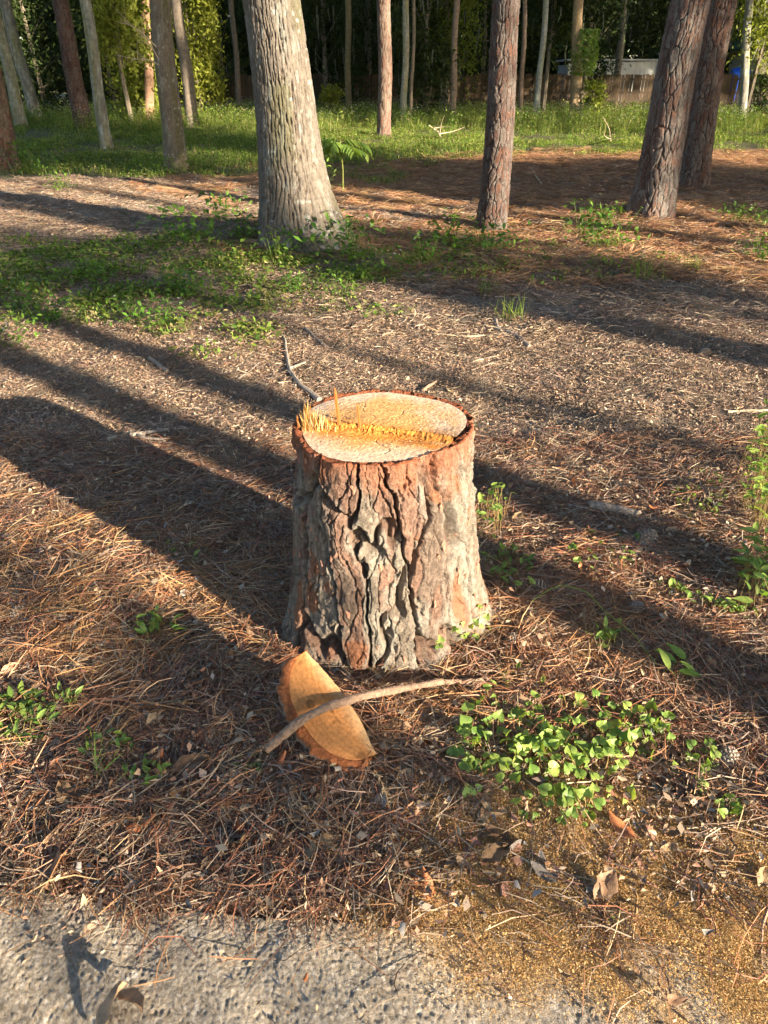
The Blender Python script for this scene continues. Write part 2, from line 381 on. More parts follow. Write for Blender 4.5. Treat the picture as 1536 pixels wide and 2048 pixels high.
def flake_clump(n, rad, smin, smax, pal, seed, hz=.02, mat='deadleaf', up=.5):
    r = np.random.default_rng(seed)
    c = np.c_[r.normal(0, rad*.5, (n, 2)), r.uniform(.002, hz, n)]
    a = r.normal(0, 1, (n, 3)); a[:, 2] *= up; a /= np.linalg.norm(a, axis=1)[:, None]
    b = np.cross(a, r.normal(0, 1, (n, 3))); b /= np.linalg.norm(b, axis=1)[:, None]; b[:, 2] *= up
    s = r.uniform(smin, smax, (n, 1)); e = r.uniform(.35, .8, (n, 1))
    q = r.uniform(.6, 1.3, (4, n, 1))
    V = np.stack([c-a*s*q[0], c-b*s*e*q[1], c+a*s*q[2], c+b*s*e*q[3]], 1).reshape(-1, 3); V[:, 2] = np.maximum(V[:, 2], 0)
    F = np.arange(n*4).reshape(-1, 4)
    pc = np.array(pal)[r.integers(0, len(pal), n)]*r.uniform(.65, 1.3, (n, 1))
    return mk('flake_clump', V, F, M[mat], np.repeat(pc, 4, 0), link=False)
mulch = [(.33,.26,.20), (.28,.18,.12), (.40,.31,.22), (.2,.15,.12), (.36,.21,.13), (.45,.36,.26), (.24,.16,.11)]
source('src_mulch', [flake_clump(30, .08, .003, .014, mulch, s, .024, 'needle', .45) for s in range(60, 66)])
def frag_clump(n, rad, smin, smax, pal, seed, hz):
    r = np.random.default_rng(seed); Vs = []; Fs = []; cs = []
    for k in range(n):
        m = r.integers(6, 9); a = np.sort(r.uniform(0, 2*math.pi, m)); q = r.uniform(.55, 1.1, m); s_ = r.uniform(smin, smax); el = r.uniform(.35, .75)
        P_ = np.stack([np.cos(a)*q*s_, np.sin(a)*q*s_*el, r.normal(0, .10, m)*s_+.3*s_*np.cos(a)**2], 1)
        P_ = np.concatenate([[[0, 0, .18*s_*r.normal()]], P_]); rot = Matrix.Rotation(r.uniform(0, 6.28), 3, 'Z') @ Matrix.Rotation(r.normal(0, .45), 3, 'X'); P_ = P_ @ np.array(rot).T
        P_ += np.array([r.normal(0, rad*.5), r.normal(0, rad*.5), r.uniform(.004, hz)]); i = sum(len(v) for v in Vs)
        Vs.append(P_); Fs += [(i, i+1+j, i+1+(j+1) % m) for j in range(m)]; cs.append(np.tile(np.array(pal[r.integers(0, len(pal))])*r.uniform(.7, 1.25), (m+1, 1)))
    return mk('leaf_fragments', np.concatenate(Vs), np.array(Fs), M['needle'], np.concatenate(cs), link=False)
frag = [(.30,.17,.11), (.24,.12,.08), (.36,.25,.17), (.28,.26,.24), (.14,.09,.07), (.42,.31,.2)]
source('src_frag', [frag_clump(5, .10, .005, .017, frag, s, .024) for s in range(180, 188)])
sawp = [(.54,.33,.13), (.60,.42,.20), (.50,.28,.10), (.56,.33,.12), (.62,.48,.27)]
source('src_saw', [flake_clump(200, .06, .0009, .0026, sawp, s, .004, 'sawdust', .3) for s in range(70, 74)])
def blades(n, rad, hmin, hmax, wid, pal, seed, lean=.5, flowers=0):
    r = np.random.default_rng(seed)
    c = np.c_[r.normal(0, rad*.5, (n, 2)), np.zeros(n)]; a = r.uniform(0, 2*math.pi, n); h = r.uniform(hmin, hmax, n)
    ln = r.uniform(.1, lean, n)
    P = np.zeros((n, 4, 3))
    for k, t in enumerate((0, .4, .75, 1)):
        P[:, k, 0] = c[:, 0]+np.cos(a)*h*ln*t**1.8; P[:, k, 1] = c[:, 1]+np.sin(a)*h*ln*t**1.8; P[:, k, 2] = h*t*(1-.25*ln*t)
    side = np.stack([-np.sin(a), np.cos(a), 0*a], 1)
    V, F = ribbons(P, np.full((n, 4), wid)*np.array([.8, 1, .7, .1]), side)
    pc = np.array(pal)[r.integers(0, len(pal), n)]*r.uniform(.7, 1.3, (n, 1)); return V, F, np.repeat(pc, 8, 0)
gpal = [(.14,.24,.035), (.20,.31,.05), (.28,.34,.08), (.08,.15,.03), (.30,.27,.12)]
def leafy(n, rad, h0, h1, s, pal, seed, fl=0, flat=.5):
    """little broad leaves spread through a low volume, standing on thin stems"""
    r = np.random.default_rng(seed)
    c = np.c_[r.normal(0, rad*.45, (n, 2)), r.uniform(h0, h1, n)]
    a = r.normal(0, 1, (n, 3)); a[:, 2] *= flat; a /= np.linalg.norm(a, axis=1)[:, None]
    b = np.cross(a, r.normal(0, .5, (n, 3))+np.array([0, 0, 1.5])); b /= np.linalg.norm(b, axis=1)[:, None]
    sz = r.uniform(.6, 1.3, (n, 1))*s
    V = np.stack([c-a*sz, c-b*sz*.45, c+a*sz, c+b*sz*.45], 1); V[:, 1, 2] += sz[:, 0]*.15; V[:, 3, 2] += sz[:, 0]*.15
    pc = np.repeat(np.array(pal)[r.integers(0, len(pal), n)]*r.uniform(.7, 1.3, (n, 1)), 4, 0)
    V = V.reshape(-1, 3); F = np.arange(n*4).reshape(-1, 4)
    # stems
    m = max(4, n//5); P = np.zeros((m, 2, 3)); P[:, 1] = c[:m]; P[:, 0, :2] = c[:m, :2]*.6
    V2, F2 = ribbons(P, np.full((m, 2), s*.06), np.tile([[1., 0, 0]], (m, 1)))
    Vs = [V, V2]; Fs = [F, F2+len(V)]; cs = [pc, np.tile([[.14, .2, .05]], (len(V2), 1))]
    if fl:
        cf = np.c_[r.normal(0, rad*.5, (fl, 2)), r.uniform(h1*.8, h1*1.15, fl)]; q = s*.45
        Vf = np.stack([cf+[-q, 0, -q*.3], cf+[0, -q, .0], cf+[q, 0, q*.3], cf+[0, q, 0]], 1).reshape(-1, 3)
        Fs.append(np.arange(fl*4).reshape(-1, 4)+len(V)+len(V2)); Vs.append(Vf); cs.append(np.tile([[.8, .8, .75]], (len(Vf), 1)))
    V = np.concatenate(Vs); V[:, 2] = np.maximum(V[:, 2], 0)
    return V, np.concatenate(Fs), np.concatenate(cs)
def cl(V, F, c, nm='clump', mat='grass'): return mk(nm, V, F, M[mat], c, link=False)
def merge(*gs):
    V = []; F = []; c = []; o = 0
    for a, b, d in gs: V.append(a); F.append(b+o); c.append(d); o += len(a)
    return np.concatenate(V), np.concatenate(F), np.concatenate(c)
source('src_grass', [cl(*merge(blades(14, .22, .04, .14, .004, gpal, s), leafy(46, .24, .01, .11, .022, gpal, s+3))) for s in range(80, 85)])
source('src_tall', [cl(*merge(blades(9, .35, .15, .5, .006, gpal, s, .35), leafy(80, .4, .05, .6, .035, gpal, s+3, 7))) for s in range(90, 95)])
source('src_low', [cl(*merge(blades(3, .1, .02, .06, .0022, gpal, s), leafy(24, .11, .006, .05, .015, gpal, s+3))) for s in range(100, 105)])

def pick(n, x0, x1, y0, y1, wf, seed, ycurve=1.0, zoff=0.):
    r = np.random.default_rng(seed); x = r.uniform(-1, 1, n); y = y0+(y1-y0)*r.uniform(0, 1, n)**ycurve
    x = x0+(x1-x0)*(x+1)/2
    # keep only inside a wide wedge in front of the viewer
    k = np.abs(x) < (y*.62+1.1); x = x[k]; y = y[k]
    wt = wf(x, y); k = r.uniform(0, 1, len(x)) < wt; x = x[k]; y = y[k]
    ex = ~((np.hypot(x+.0, y-1.9) < .24)); x = x[ex]; y = y[ex]
    return np.stack([x, y, hgt(x, y)+zoff], 1)
def Z(i): return lambda x, y: zones(x, y)[i]
on = lambda x, y: sst(-.03, .03, y-edge_y(x)-.015+(fbm(x*7, y*7, 0, 301, 3)-.5)*.09)
w_brown = lambda x, y: on(x, y)*(1-.6*sst(2.0, 3.0, y))*(1-.85*zones(x, y)[4])
P = pick(10500, -2.6, 2.6, .82, 3.4, w_brown, 1)
scatter('pine_needle_litter', 'src_brown', P, 'red brown pine needles covering the ground beside the pavement', scale=rng.uniform(.7, 1.15, len(P)), cat='pine needles')
P = pick(6500, -3, 3, 1.1, 3.6, lambda x, y: zones(x, y)[2]*sst(1.25, 1.6, y)*.8, 2, zoff=.006)
P2 = pick(34000, -8, 16, 6.2, 21, lambda x, y: zones(x, y)[2]*.9, 3)
scatter('orange_needle_litter', 'src_orange', np.r_[P, P2], 'sunlit orange pine needles heaped round the stump and the far pines', scale=np.r_[rng.uniform(.7, 1.2, len(P)), rng.uniform(1.15, 2.0, len(P2))], cat='pine needles')
P = pick(12000, -3.8, 3.8, 1.0, 5.5, lambda x, y: on(x, y)*(.5+.5*sst(2.0, 2.8, y))*(1-.5*zones(x, y)[3])*(1-zones(x, y)[4]), 4)
P2 = pick(17000, -9, 9, 5.2, 15, lambda x, y: 1-.6*zones(x, y)[0]-.4*zones(x, y)[3], 5)
scatter('grey_litter', 'src_grey', np.r_[P, P2], 'grey brown broken needles and twig bits over the sandy ground', scale=np.r_[rng.uniform(.6, 1.1, len(P)), rng.uniform(1.0, 1.8, len(P2))], cat='plant litter')
P = pick(9000, -3.8, 3.8, .9, 5.5, lambda x, y: on(x, y)*(.75+.25*sst(2.0, 2.8, y))*(1-zones(x, y)[4]*.5), 6, zoff=.006)
P2 = pick(3500, -9, 9, 5.2, 15, lambda x, y: 1-.6*zones(x, y)[0], 7)
scatter('leaf_mulch', 'src_mulch', np.r_[P, P2], 'small broken brown leaf and bark crumbs mixed into the litter', scale=np.r_[rng.uniform(.6, 1.3, len(P))*np.where(P[:, 1] > 2.4, .75, 1), rng.uniform(.9, 1.6, len(P2))], cat='plant litter')
P = pick(4600, -2.6, 2.6, .82, 3.0, lambda x, y: on(x, y)*(1-.6*sst(1.9, 2.6, y)), 20, zoff=.004)
scatter('leaf_fragments', 'src_frag', P, 'broken leaf and bark fragments lying through the near litter', scale=rng.uniform(.5, 1.3, len(P)), cat='plant litter')
sawf = lambda x, y: np.clip(zones(x, y)[4]*1.1, 0, 1)*(.12+.88*sst(.42, .62, fbm(x*11, y*11, 0, 333, 3)+.06))
P = pick(13000, -.1, 1.3, .45, 1.5, sawf, 8, zoff=.011); P[:, 2] = np.where(P[:, 1] < edge_y(P[:, 0]), .004, P[:, 2])
scatter('sawdust', 'src_saw', P, 'golden sawdust spread over the litter and pavement corner', scale=rng.uniform(.5, 1.2, len(P)), cat='sawdust')
P = pick(160, -1.2, 1.2, .4, .95, lambda x, y: sst(.35, .0, edge_y(x)-y)*.8*(1-on(x, y)), 9); P[:, 2] = .004
scatter('stray_pavement_needles', 'src_mulch', P, 'a few stray needle bits and crumbs on the rough pavement', scale=rng.uniform(.3, .7, len(P)), cat='plant litter')
P = pick(44000, -30, 30, 13, 46, lambda x, y: np.clip(zones(x, y)[0], 0, 1)*(.12+.88*sst(.42, .58, fbm(x*.5, y*.5, 0, 345, 3))), 10, .8)
P_ = pick(260, -1.2, 1.2, .45, .95, lambda x, y: sst(.22, .0, edge_y(x)-y)*(1-on(x, y)), 19); P_[:, 2] = .008
scatter('stray_edge_needles', 'src_stray', P_, 'loose pine needles strayed onto the pavement edge', scale=rng.uniform(.8, 1.2, len(P_)), cat='pine needles')
scatter('far_grass', 'src_grass', P, 'green grass and low weeds covering the clearing under the trees', scale=rng.uniform(.7, 1.6, len(P)), cat='grass')
P = pick(9000, -34, 34, 24, 48, lambda x, y: sst(25, 34, y+(fbm(x*.3, y*.3, 0, 350, 3)-.5)*14)*.9, 11)
scatter('tall_weeds', 'src_tall', P, 'tall flowering weeds along the foot of the fence', scale=rng.uniform(.45, 1.25, len(P)), cat='weeds')
P = pick(30000, -8, 5, 4.3, 11, lambda x, y: zones(x, y)[1]*(.08+.6*sst(.48, .62, fbm(x*3.2, y*3.2, 0, 360, 3))), 12)
scatter('low_weeds', 'src_low', P, 'low green creeping weeds in front of the big oak', scale=rng.uniform(.8, 2.0, len(P)), cat='weeds')

# ------------------------------------------------------------------ trunks
def bark_trunk(zs, nth, Rf, cx, cy, kind, seed, cw=.085, asp=3.5, dep=.02, twist=0., flat=1.):
    """surface of a trunk: zs rows, Rf(th,z) radius, centre line cx(z), cy(z); returns V, F, colour"""
    th = np.arange(nth)*2*math.pi/nth
    TT, ZZ = np.meshgrid(th, zs)
    Rr = Rf(TT, ZZ); Rm = float(Rr.mean())
    ct, st = np.cos(TT), np.sin(TT)
    wx = (fbm(ct*3*Rm/.3, st*3*Rm/.3, ZZ*4, seed, 3)-.5)
    n = max(6, int(2*math.pi*Rm/cw)); ch = cw*asp
    rag = fbm(ct*Rm*45, st*Rm*45, ZZ*38, seed+2, 3)-.5
    f1, f2, idr = worley_cyl(TT+twist*ZZ+flat*wx*.8*cw/Rm*2.2+rag*.024/Rm, ZZ+(fbm(ct*4, st*4, ZZ*9, seed+3, 2)-.5)*ch*.5+rag*.03, n, ch, seed)
    e = f2-f1
    fine = fbm(ct*Rm*60, st*Rm*60, ZZ*45, seed+7, 3)
    med = fbm(ct*Rm*22, st*Rm*22, ZZ*9, seed+17, 3)
    if kind == 'pine':
        g1, g2, id2 = worley_cyl(TT+twist*ZZ+wx*.5+rag*.025/Rm, ZZ+(med-.5)*ch*.3, int(n*2.3), ch*.5, seed+60)
        e2 = g2-g1
        wf = (.10+.16*fbm(ct*3, st*3, ZZ*5, seed+70, 2))*(.85 if flat < 1 else 1.)
        plate = sst(.015, wf, e)
        crk = sst(0, .09, e2)*.85+.15
        ter = fbm(ct*Rm*24, st*Rm*24, ZZ*13, seed+71, 3)+.35*idr; lv = ter*11; ter = (np.floor(lv)+sst(.0, .22, lv-np.floor(lv)))/11
        disp = dep*(plate-1)+dep*.42*(crk-1)*plate+plate*(ter-.6)*dep*(.95 if flat == 1 else .62)+(fine-.5)*dep*.22
        a = np.array([.36, .275, .215]); b = np.array([.29, .165, .12]); c3 = np.array([.225, .155, .12])
        k = (idr*.6+.4*id2)[..., None]; col = np.where(k < .45, a, np.where(k < .70, b, c3))*(.8+.4*id2[..., None])*(.75+.5*np.mod(lv*.37, 1)[..., None])
        red = sst(.60, .66, fbm(ct*Rm*13, st*Rm*13, ZZ*8, seed+30, 3))*plate
        rk = .75 if Rm > .27 and twist else .4; col = col*(1-red[..., None]*rk)+np.array([.40, .155, .075])*red[..., None]*rk
        fl = sst(wf*2.6, wf*1.2, e)*sst(wf*.3, wf, e)*sst(.35, .6, fbm(ct*5, st*5, ZZ*8, seed+72, 3))
        col = col*(1-fl[..., None]*.6)+np.array([.43, .38, .32])*fl[..., None]*.6
        dk = sst(wf*.6, .0, e); col = col*(1-dk[..., None]*.85)+np.array([.14, .09, .065])*dk[..., None]*.85  # furrow bottoms: brown inner bark, darkened further to imitate deep shade
    elif kind == 'oak':
        nr_ = int(2*math.pi*Rm/.042)
        wv = (fbm(ct*7*Rm/.3, st*7*Rm/.3, ZZ*3.2, seed+40, 3)-.5)*7+(fbm(ct*20*Rm/.3, st*20*Rm/.3, ZZ*9, seed+41, 2)-.5)*2.5
        rid = np.abs(np.sin(TT*nr_/2+wv)); furr = sst(.0, .55, rid)
        gap_ = sst(.42, .5, fbm(ct*Rm*26, st*Rm*26, ZZ*16, seed+42, 2))
        disp = dep*1.0*(furr*(.75+.25*gap_)-1)+(fine-.5)*.008
        col = np.array([.30, .265, .225])*(.7+.6*med[..., None]); col = col*(1-.25*(1-furr[..., None])*np.array([.6, 1, 1.2]))  # furrows browner like inner bark, with some shade put into the colour
        lich = sst(.60, .68, fbm(ct*Rm*11, st*Rm*11, ZZ*5, seed+50, 4))
        col = col*(1-lich[..., None]*.6)+np.array([.42, .43, .39])*lich[..., None]*.6
        ms = sst(.50, .62, fbm(ct*1.6, st*1.6, ZZ*.9, seed+55, 3))*.5
        col = col*(1-ms[..., None])+np.array([.19, .19, .08])*ms[..., None]
        sp = sst(.80, .86, vnoise(ct*Rm*28, st*Rm*28, ZZ*22, seed+56)); col = col*(1-sp[..., None]*.7)+np.array([.62, .64, .60])*sp[..., None]*.7
    RR = Rr+disp
    V = np.stack([cx(ZZ)+RR*ct, cy(ZZ)+RR*st, ZZ], -1)
    return V.reshape(-1, 3), grid_faces(nth, len(zs), True), col.reshape(-1, 3), (e, idr, RR, TT, ZZ)

def crown_mesh(seed, n=9000, rx=3.2, rz=3.5, s=.16, ncl=42, hollow=.3):
    r = np.random.default_rng(seed)
    d = r.normal(0, 1, (ncl, 3)); d /= np.linalg.norm(d, axis=1)[:, None]; q = r.uniform(hollow, 1, (ncl, 1))**.6
    cc = d*q*np.array([rx, rx, rz]); ck = r.integers(0, ncl, n); cs = r.uniform(.35, .85, ncl)[ck, None]*rx*.3
    c = cc[ck]+r.normal(0, 1, (n, 3))*cs*np.array([1, 1, .55])
    a = r.normal(0, 1, (n, 3)); a /= np.linalg.norm(a, axis=1)[:, None]
    b = np.cross(a, r.normal(0, 1, (n, 3))); b /= np.linalg.norm(b, axis=1)[:, None]
    sz = r.uniform(.5, 1.3, (n, 1))*s
    V = np.stack([c-a*sz, c-b*sz*.4, c+a*sz, c+b*sz*.4], 1).reshape(-1, 3)
    return V, np.arange(n*4).reshape(-1, 4), cc
CROWN = []
for k in range(4):
    V, F, cc = crown_mesh(200+k); o = mk('crown', V, F, M['crown'], link=False)
    CROWN.append((o.data, cc))
def add_crown(root, k, loc, sc=1., rz=0., zs_=1.):
    """crown of leaves with its limbs, placed on top of a trunk"""
    me, cc = CROWN[k % 4]
    o = bpy.data.objects.new('crown', me); C.objects.link(o); o.parent = root; o.location = loc; o.scale = (sc, sc, sc*zs_); o.rotation_euler = (0, 0, rz)
    r = np.random.default_rng(900+k); tubes = []
    for c in cc[r.permutation(len(cc))[:9]]:
        p0 = np.array([0, 0, -3.2*r.uniform(.1, .9)]); mid = (p0+c)/2+np.array([0, 0, -.3])
        tubes.append(tube(smooth_path([p0, mid, c], 8), np.linspace(.09, .02, 8), 5))
    V, F = join(tubes)
    lb = mk('limb', V, F, M['farbark'], np.tile([[.2, .17, .14]], (len(V), 1)), root, loc=loc); lb.scale = (sc, sc, sc*zs_); lb.rotation_euler = (0, 0, rz)
    return o

def tree(name, label, bx, by, lean, r0, r1, kind, seed, Hh=14., vis=3., nth=64, dz=.03, flare=.35, cw=.085, dep=.02, crown=True, tint=None, csc=1., group=None, buttress=0., lean_y=0., asp=3.5, ch=None, zsc=1.):
    z0 = float(hgt(bx, by)); root = empty(name, (bx, by, z0), label, 'tree', group)
    zs = np.r_[np.arange(-.12, vis, dz), np.arange(vis, Hh, .6), Hh]
    r = random.Random(seed); ph = [r.uniform(0, 6.28) for _ in range(3)]
    def Rf(t, z):
        zz = np.clip(z, 0, None); base = r0+(r1-r0)*np.clip(zz/vis, 0, 1.); base = np.where(zz > vis, r1*(1-.75*(zz-vis)/(Hh-vis)), base)
        f = flare*np.exp(-zz/(r0*1.3))*(.55+.45*np.cos(3*t+ph[0])*.6+.25*np.cos(5*t+ph[1])+buttress*np.maximum(0, np.cos(t+.5)))
        return base*(1+f+.035*np.sin(2*t+ph[2])+.02*np.sin(3*t+z))
    L = lambda z: lean*np.where(z < 6, z, 6+2*(1-np.exp(-(z-6)/2)))+.02*np.sin(z*1.3+ph[0])*np.clip(z, 0, 2)
    LY = lambda z: lean_y*np.where(z < 6, z, 6.)
    if kind in ('pine', 'oak'):
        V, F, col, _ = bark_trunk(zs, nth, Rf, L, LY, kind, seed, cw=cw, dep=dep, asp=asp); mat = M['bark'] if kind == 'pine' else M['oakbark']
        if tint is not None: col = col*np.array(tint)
    else:
        th = np.arange(nth)*2*math.pi/nth; TT, ZZ = np.meshgrid(th, zs); Rr = Rf(TT, ZZ)*(1+(fbm(np.cos(TT)*4, np.sin(TT)*4, ZZ*5, seed, 3)-.5)*.16)
        V = np.stack([L(ZZ)+Rr*np.cos(TT), LY(ZZ)+Rr*np.sin(TT), ZZ], -1).reshape(-1, 3); F = grid_faces(nth, len(zs), True)
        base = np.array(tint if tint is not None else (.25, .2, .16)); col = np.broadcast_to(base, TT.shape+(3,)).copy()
        if kind == 'lichen':
            l1 = sst(.48, .58, fbm(np.cos(TT)*3, np.sin(TT)*3, ZZ*2.2, seed+5, 4)); sp = sst(.72, .8, vnoise(np.cos(TT)*9, np.sin(TT)*9, ZZ*9, seed+6))
            col = col*(1-l1[..., None]*.6)+np.array([.34, .36, .32])*l1[..., None]*.6; col = col*(1-sp[..., None])+np.array([.45, .47, .43])*sp[..., None]
            ms = sst(.5, .65, fbm(np.cos(TT)*1.5, np.sin(TT)*1.5, ZZ*.7, seed+9, 3))*.5; col = col*(1-ms[..., None])+np.array([.22, .22, .07])*ms[..., None]
        col = col.reshape(-1, 3); mat = M['farbark']
    mk('trunk', V, F, mat, col, root, smooth=kind not in ('pine',))
    if crown: add_crown(root, seed, (float(L(np.float64(Hh))), float(LY(np.float64(Hh))), Hh+.5 if ch is None else ch), csc, seed*1.7, zsc)
    return root
def tree_px(name, label, xb, yb, xt, wb, wt, kind, seed, Y=None, **kw):
    """trunk whose foot is at (xb,yb) of the photograph and which leaves the frame at (xt,0); widths in photo pixels"""
    b = at(xb, yb)
    if Y is not None: b = at_y(xb, yb, Y); b[2] = hgt(b[0], b[1])
    t = at_y(xt, 0, b[1]); lean = (t[0]-b[0])/(t[2]-b[2]); vis = float(t[2]-b[2])+.15
    r0 = wb/2/FPX*depth(b); r1 = wt/2/FPX*depth(t)
    return tree(name, label, float(b[0]), float(b[1]), float(lean), r0, r1, kind, seed, vis=max(vis, 1.5), **kw)

pk = dict(nth=270, dz=.012, cw=.058, dep=.017, asp=4.4)
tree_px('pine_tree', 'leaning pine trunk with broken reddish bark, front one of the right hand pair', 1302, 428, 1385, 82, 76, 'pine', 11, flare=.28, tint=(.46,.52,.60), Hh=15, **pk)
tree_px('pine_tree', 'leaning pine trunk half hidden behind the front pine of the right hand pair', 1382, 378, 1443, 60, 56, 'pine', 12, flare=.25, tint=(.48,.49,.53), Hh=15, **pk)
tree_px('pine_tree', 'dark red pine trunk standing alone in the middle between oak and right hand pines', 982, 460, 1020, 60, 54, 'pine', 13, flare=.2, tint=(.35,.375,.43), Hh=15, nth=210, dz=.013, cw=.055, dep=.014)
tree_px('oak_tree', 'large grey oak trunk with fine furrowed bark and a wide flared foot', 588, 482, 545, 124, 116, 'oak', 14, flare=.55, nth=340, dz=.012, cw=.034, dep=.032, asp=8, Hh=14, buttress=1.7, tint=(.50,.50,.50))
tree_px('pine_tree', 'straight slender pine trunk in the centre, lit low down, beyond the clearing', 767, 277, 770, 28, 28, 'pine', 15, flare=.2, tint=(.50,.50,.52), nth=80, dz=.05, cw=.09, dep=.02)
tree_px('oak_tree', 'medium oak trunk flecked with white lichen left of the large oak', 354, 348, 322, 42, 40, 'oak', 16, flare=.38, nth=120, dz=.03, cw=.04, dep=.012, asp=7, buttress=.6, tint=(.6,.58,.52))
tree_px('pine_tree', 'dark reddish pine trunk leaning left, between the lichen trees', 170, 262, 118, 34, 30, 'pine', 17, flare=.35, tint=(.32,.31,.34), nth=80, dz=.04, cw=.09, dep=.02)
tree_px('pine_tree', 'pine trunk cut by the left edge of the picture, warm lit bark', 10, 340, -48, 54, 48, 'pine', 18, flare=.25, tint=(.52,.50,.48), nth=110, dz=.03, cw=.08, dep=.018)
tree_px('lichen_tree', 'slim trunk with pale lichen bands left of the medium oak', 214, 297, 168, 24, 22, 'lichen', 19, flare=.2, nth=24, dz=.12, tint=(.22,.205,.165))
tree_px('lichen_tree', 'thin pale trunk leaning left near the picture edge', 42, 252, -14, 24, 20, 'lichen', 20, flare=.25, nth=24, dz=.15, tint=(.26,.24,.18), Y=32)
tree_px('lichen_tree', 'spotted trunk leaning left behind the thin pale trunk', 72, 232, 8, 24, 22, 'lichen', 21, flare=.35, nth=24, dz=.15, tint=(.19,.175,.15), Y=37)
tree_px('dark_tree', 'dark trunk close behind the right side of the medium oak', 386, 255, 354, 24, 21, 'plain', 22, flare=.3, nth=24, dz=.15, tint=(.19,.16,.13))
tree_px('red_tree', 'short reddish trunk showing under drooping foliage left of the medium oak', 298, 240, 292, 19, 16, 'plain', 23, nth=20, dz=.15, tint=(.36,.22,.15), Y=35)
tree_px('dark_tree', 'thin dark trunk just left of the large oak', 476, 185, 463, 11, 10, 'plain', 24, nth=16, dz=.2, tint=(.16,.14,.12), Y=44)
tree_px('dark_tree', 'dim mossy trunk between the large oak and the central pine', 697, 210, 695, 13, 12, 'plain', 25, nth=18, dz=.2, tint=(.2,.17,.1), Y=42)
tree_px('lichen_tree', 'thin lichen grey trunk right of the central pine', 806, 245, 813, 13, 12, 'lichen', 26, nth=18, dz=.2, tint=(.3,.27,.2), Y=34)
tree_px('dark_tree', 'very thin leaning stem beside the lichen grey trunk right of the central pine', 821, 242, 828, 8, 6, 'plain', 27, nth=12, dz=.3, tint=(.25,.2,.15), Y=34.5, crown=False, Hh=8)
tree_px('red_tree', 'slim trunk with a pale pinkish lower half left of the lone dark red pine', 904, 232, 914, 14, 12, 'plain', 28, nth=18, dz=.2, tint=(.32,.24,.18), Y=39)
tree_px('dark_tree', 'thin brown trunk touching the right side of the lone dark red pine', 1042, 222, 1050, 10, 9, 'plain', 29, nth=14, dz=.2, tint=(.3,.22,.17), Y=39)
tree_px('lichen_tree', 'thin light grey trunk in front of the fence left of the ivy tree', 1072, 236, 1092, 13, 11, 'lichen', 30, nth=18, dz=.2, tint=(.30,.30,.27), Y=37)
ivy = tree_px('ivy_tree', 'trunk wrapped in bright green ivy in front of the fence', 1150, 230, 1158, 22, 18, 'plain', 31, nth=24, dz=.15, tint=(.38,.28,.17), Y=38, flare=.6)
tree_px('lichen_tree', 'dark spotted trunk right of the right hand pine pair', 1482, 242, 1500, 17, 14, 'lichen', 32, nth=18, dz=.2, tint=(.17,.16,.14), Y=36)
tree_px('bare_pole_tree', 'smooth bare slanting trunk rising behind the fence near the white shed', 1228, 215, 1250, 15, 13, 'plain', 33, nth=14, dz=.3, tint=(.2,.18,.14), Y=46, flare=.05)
# ivy sleeve and shoots on the ivy tree
r = np.random.default_rng(5); n = 1500
zz = r.uniform(1.75, 3.5, n); a = r.uniform(0, 2*math.pi, n); rr = .36+.14*np.sin((zz-1.6)*1.5)+r.normal(0, .07, n)
c = np.c_[np.cos(a)*rr+zz*.02+.05, np.sin(a)*rr, zz]; ax = r.normal(0, 1, (n, 3)); ax /= np.linalg.norm(ax, axis=1)[:, None]
bx = np.cross(ax, r.normal(0, 1, (n, 3))); bx /= np.linalg.norm(bx, axis=1)[:, None]; s = .065
mk('ivy', np.stack([c-ax*s, c-bx*s*.7, c+ax*s, c+bx*s*.7], 1), np.arange(n*4).reshape(-1, 4), M['leaf'], parent=ivy)['kind'] = 'stuff'  # ivy given the brighter leaf colour to look sunlit where it is shaded

# unseen trees on the sun's side: some follow from shadow bands, others added for shade
CO, SI = math.cos(TH), math.sin(TH)
def sunline(u, L): return u*CO+L*SI, u*SI-L*CO
beyond = [(1.93, 9, .17, 13, 1, 1), (2.50, 11, .165, 13, 1, 1), (5.2, 20, .34, 15, 1, 1), (6.7, 24, .22, 15, 1, 1), (8.9, 17, .2, 13, 1, 1.2), (11.2, 21, .25, 13, 1.1, 1.3), (-1.6, 22, .2, 13, .8, 1),
          (14.5, 16, .3, 12, 1.1, 1.5), (9.9, 34, .3, 19, 1.2, 1.1), (16, 36, .3, 20, 1.2, 1.1)]
LOW = [(13.8, 6.0, 25), (12.6, 8.6, 24), (16.2, 4.6, 24), (11.6, 7.8, 20), (12.5, 6.6, 20), (15.1, 3.6, 20), (17.6, -.5, 22), (6.2, 4.3, 21), (3.5, 7.6, 23)]  # low-crowned unseen trees added to lay shade over the middle ground
for u_, s_, L_ in LOW: beyond.append((u_, L_, .16, .268*(L_+s_), .66 if u_ > 7 else .42, .5))
for k_, u_ in enumerate(np.arange(18.0, 56, 2.7)):  # added belt of unseen trees darkens the far wood; gaps let sun through
    if 16.5 < u_ < 24.5 or 35 < u_ < 38: continue
    beyond.append((u_+.5*math.sin(k_*5), 15+3.5*math.sin(k_*2.3), .28, 17.0+2.*math.sin(k_*1.7), 1.25, 1.7))
for k_, u_ in enumerate(np.arange(15.0, 56, 4.1)):  # second added row of unseen trees, higher crowned, for the same far shade
    if 16.5 < u_ < 24.5 or 35 < u_ < 37: continue
    beyond.append((u_+.8*math.sin(k_*3), 27+4*math.sin(k_*2.9), .28, 21.5+1.5*math.sin(k_*1.3), 1.4, 1.7))
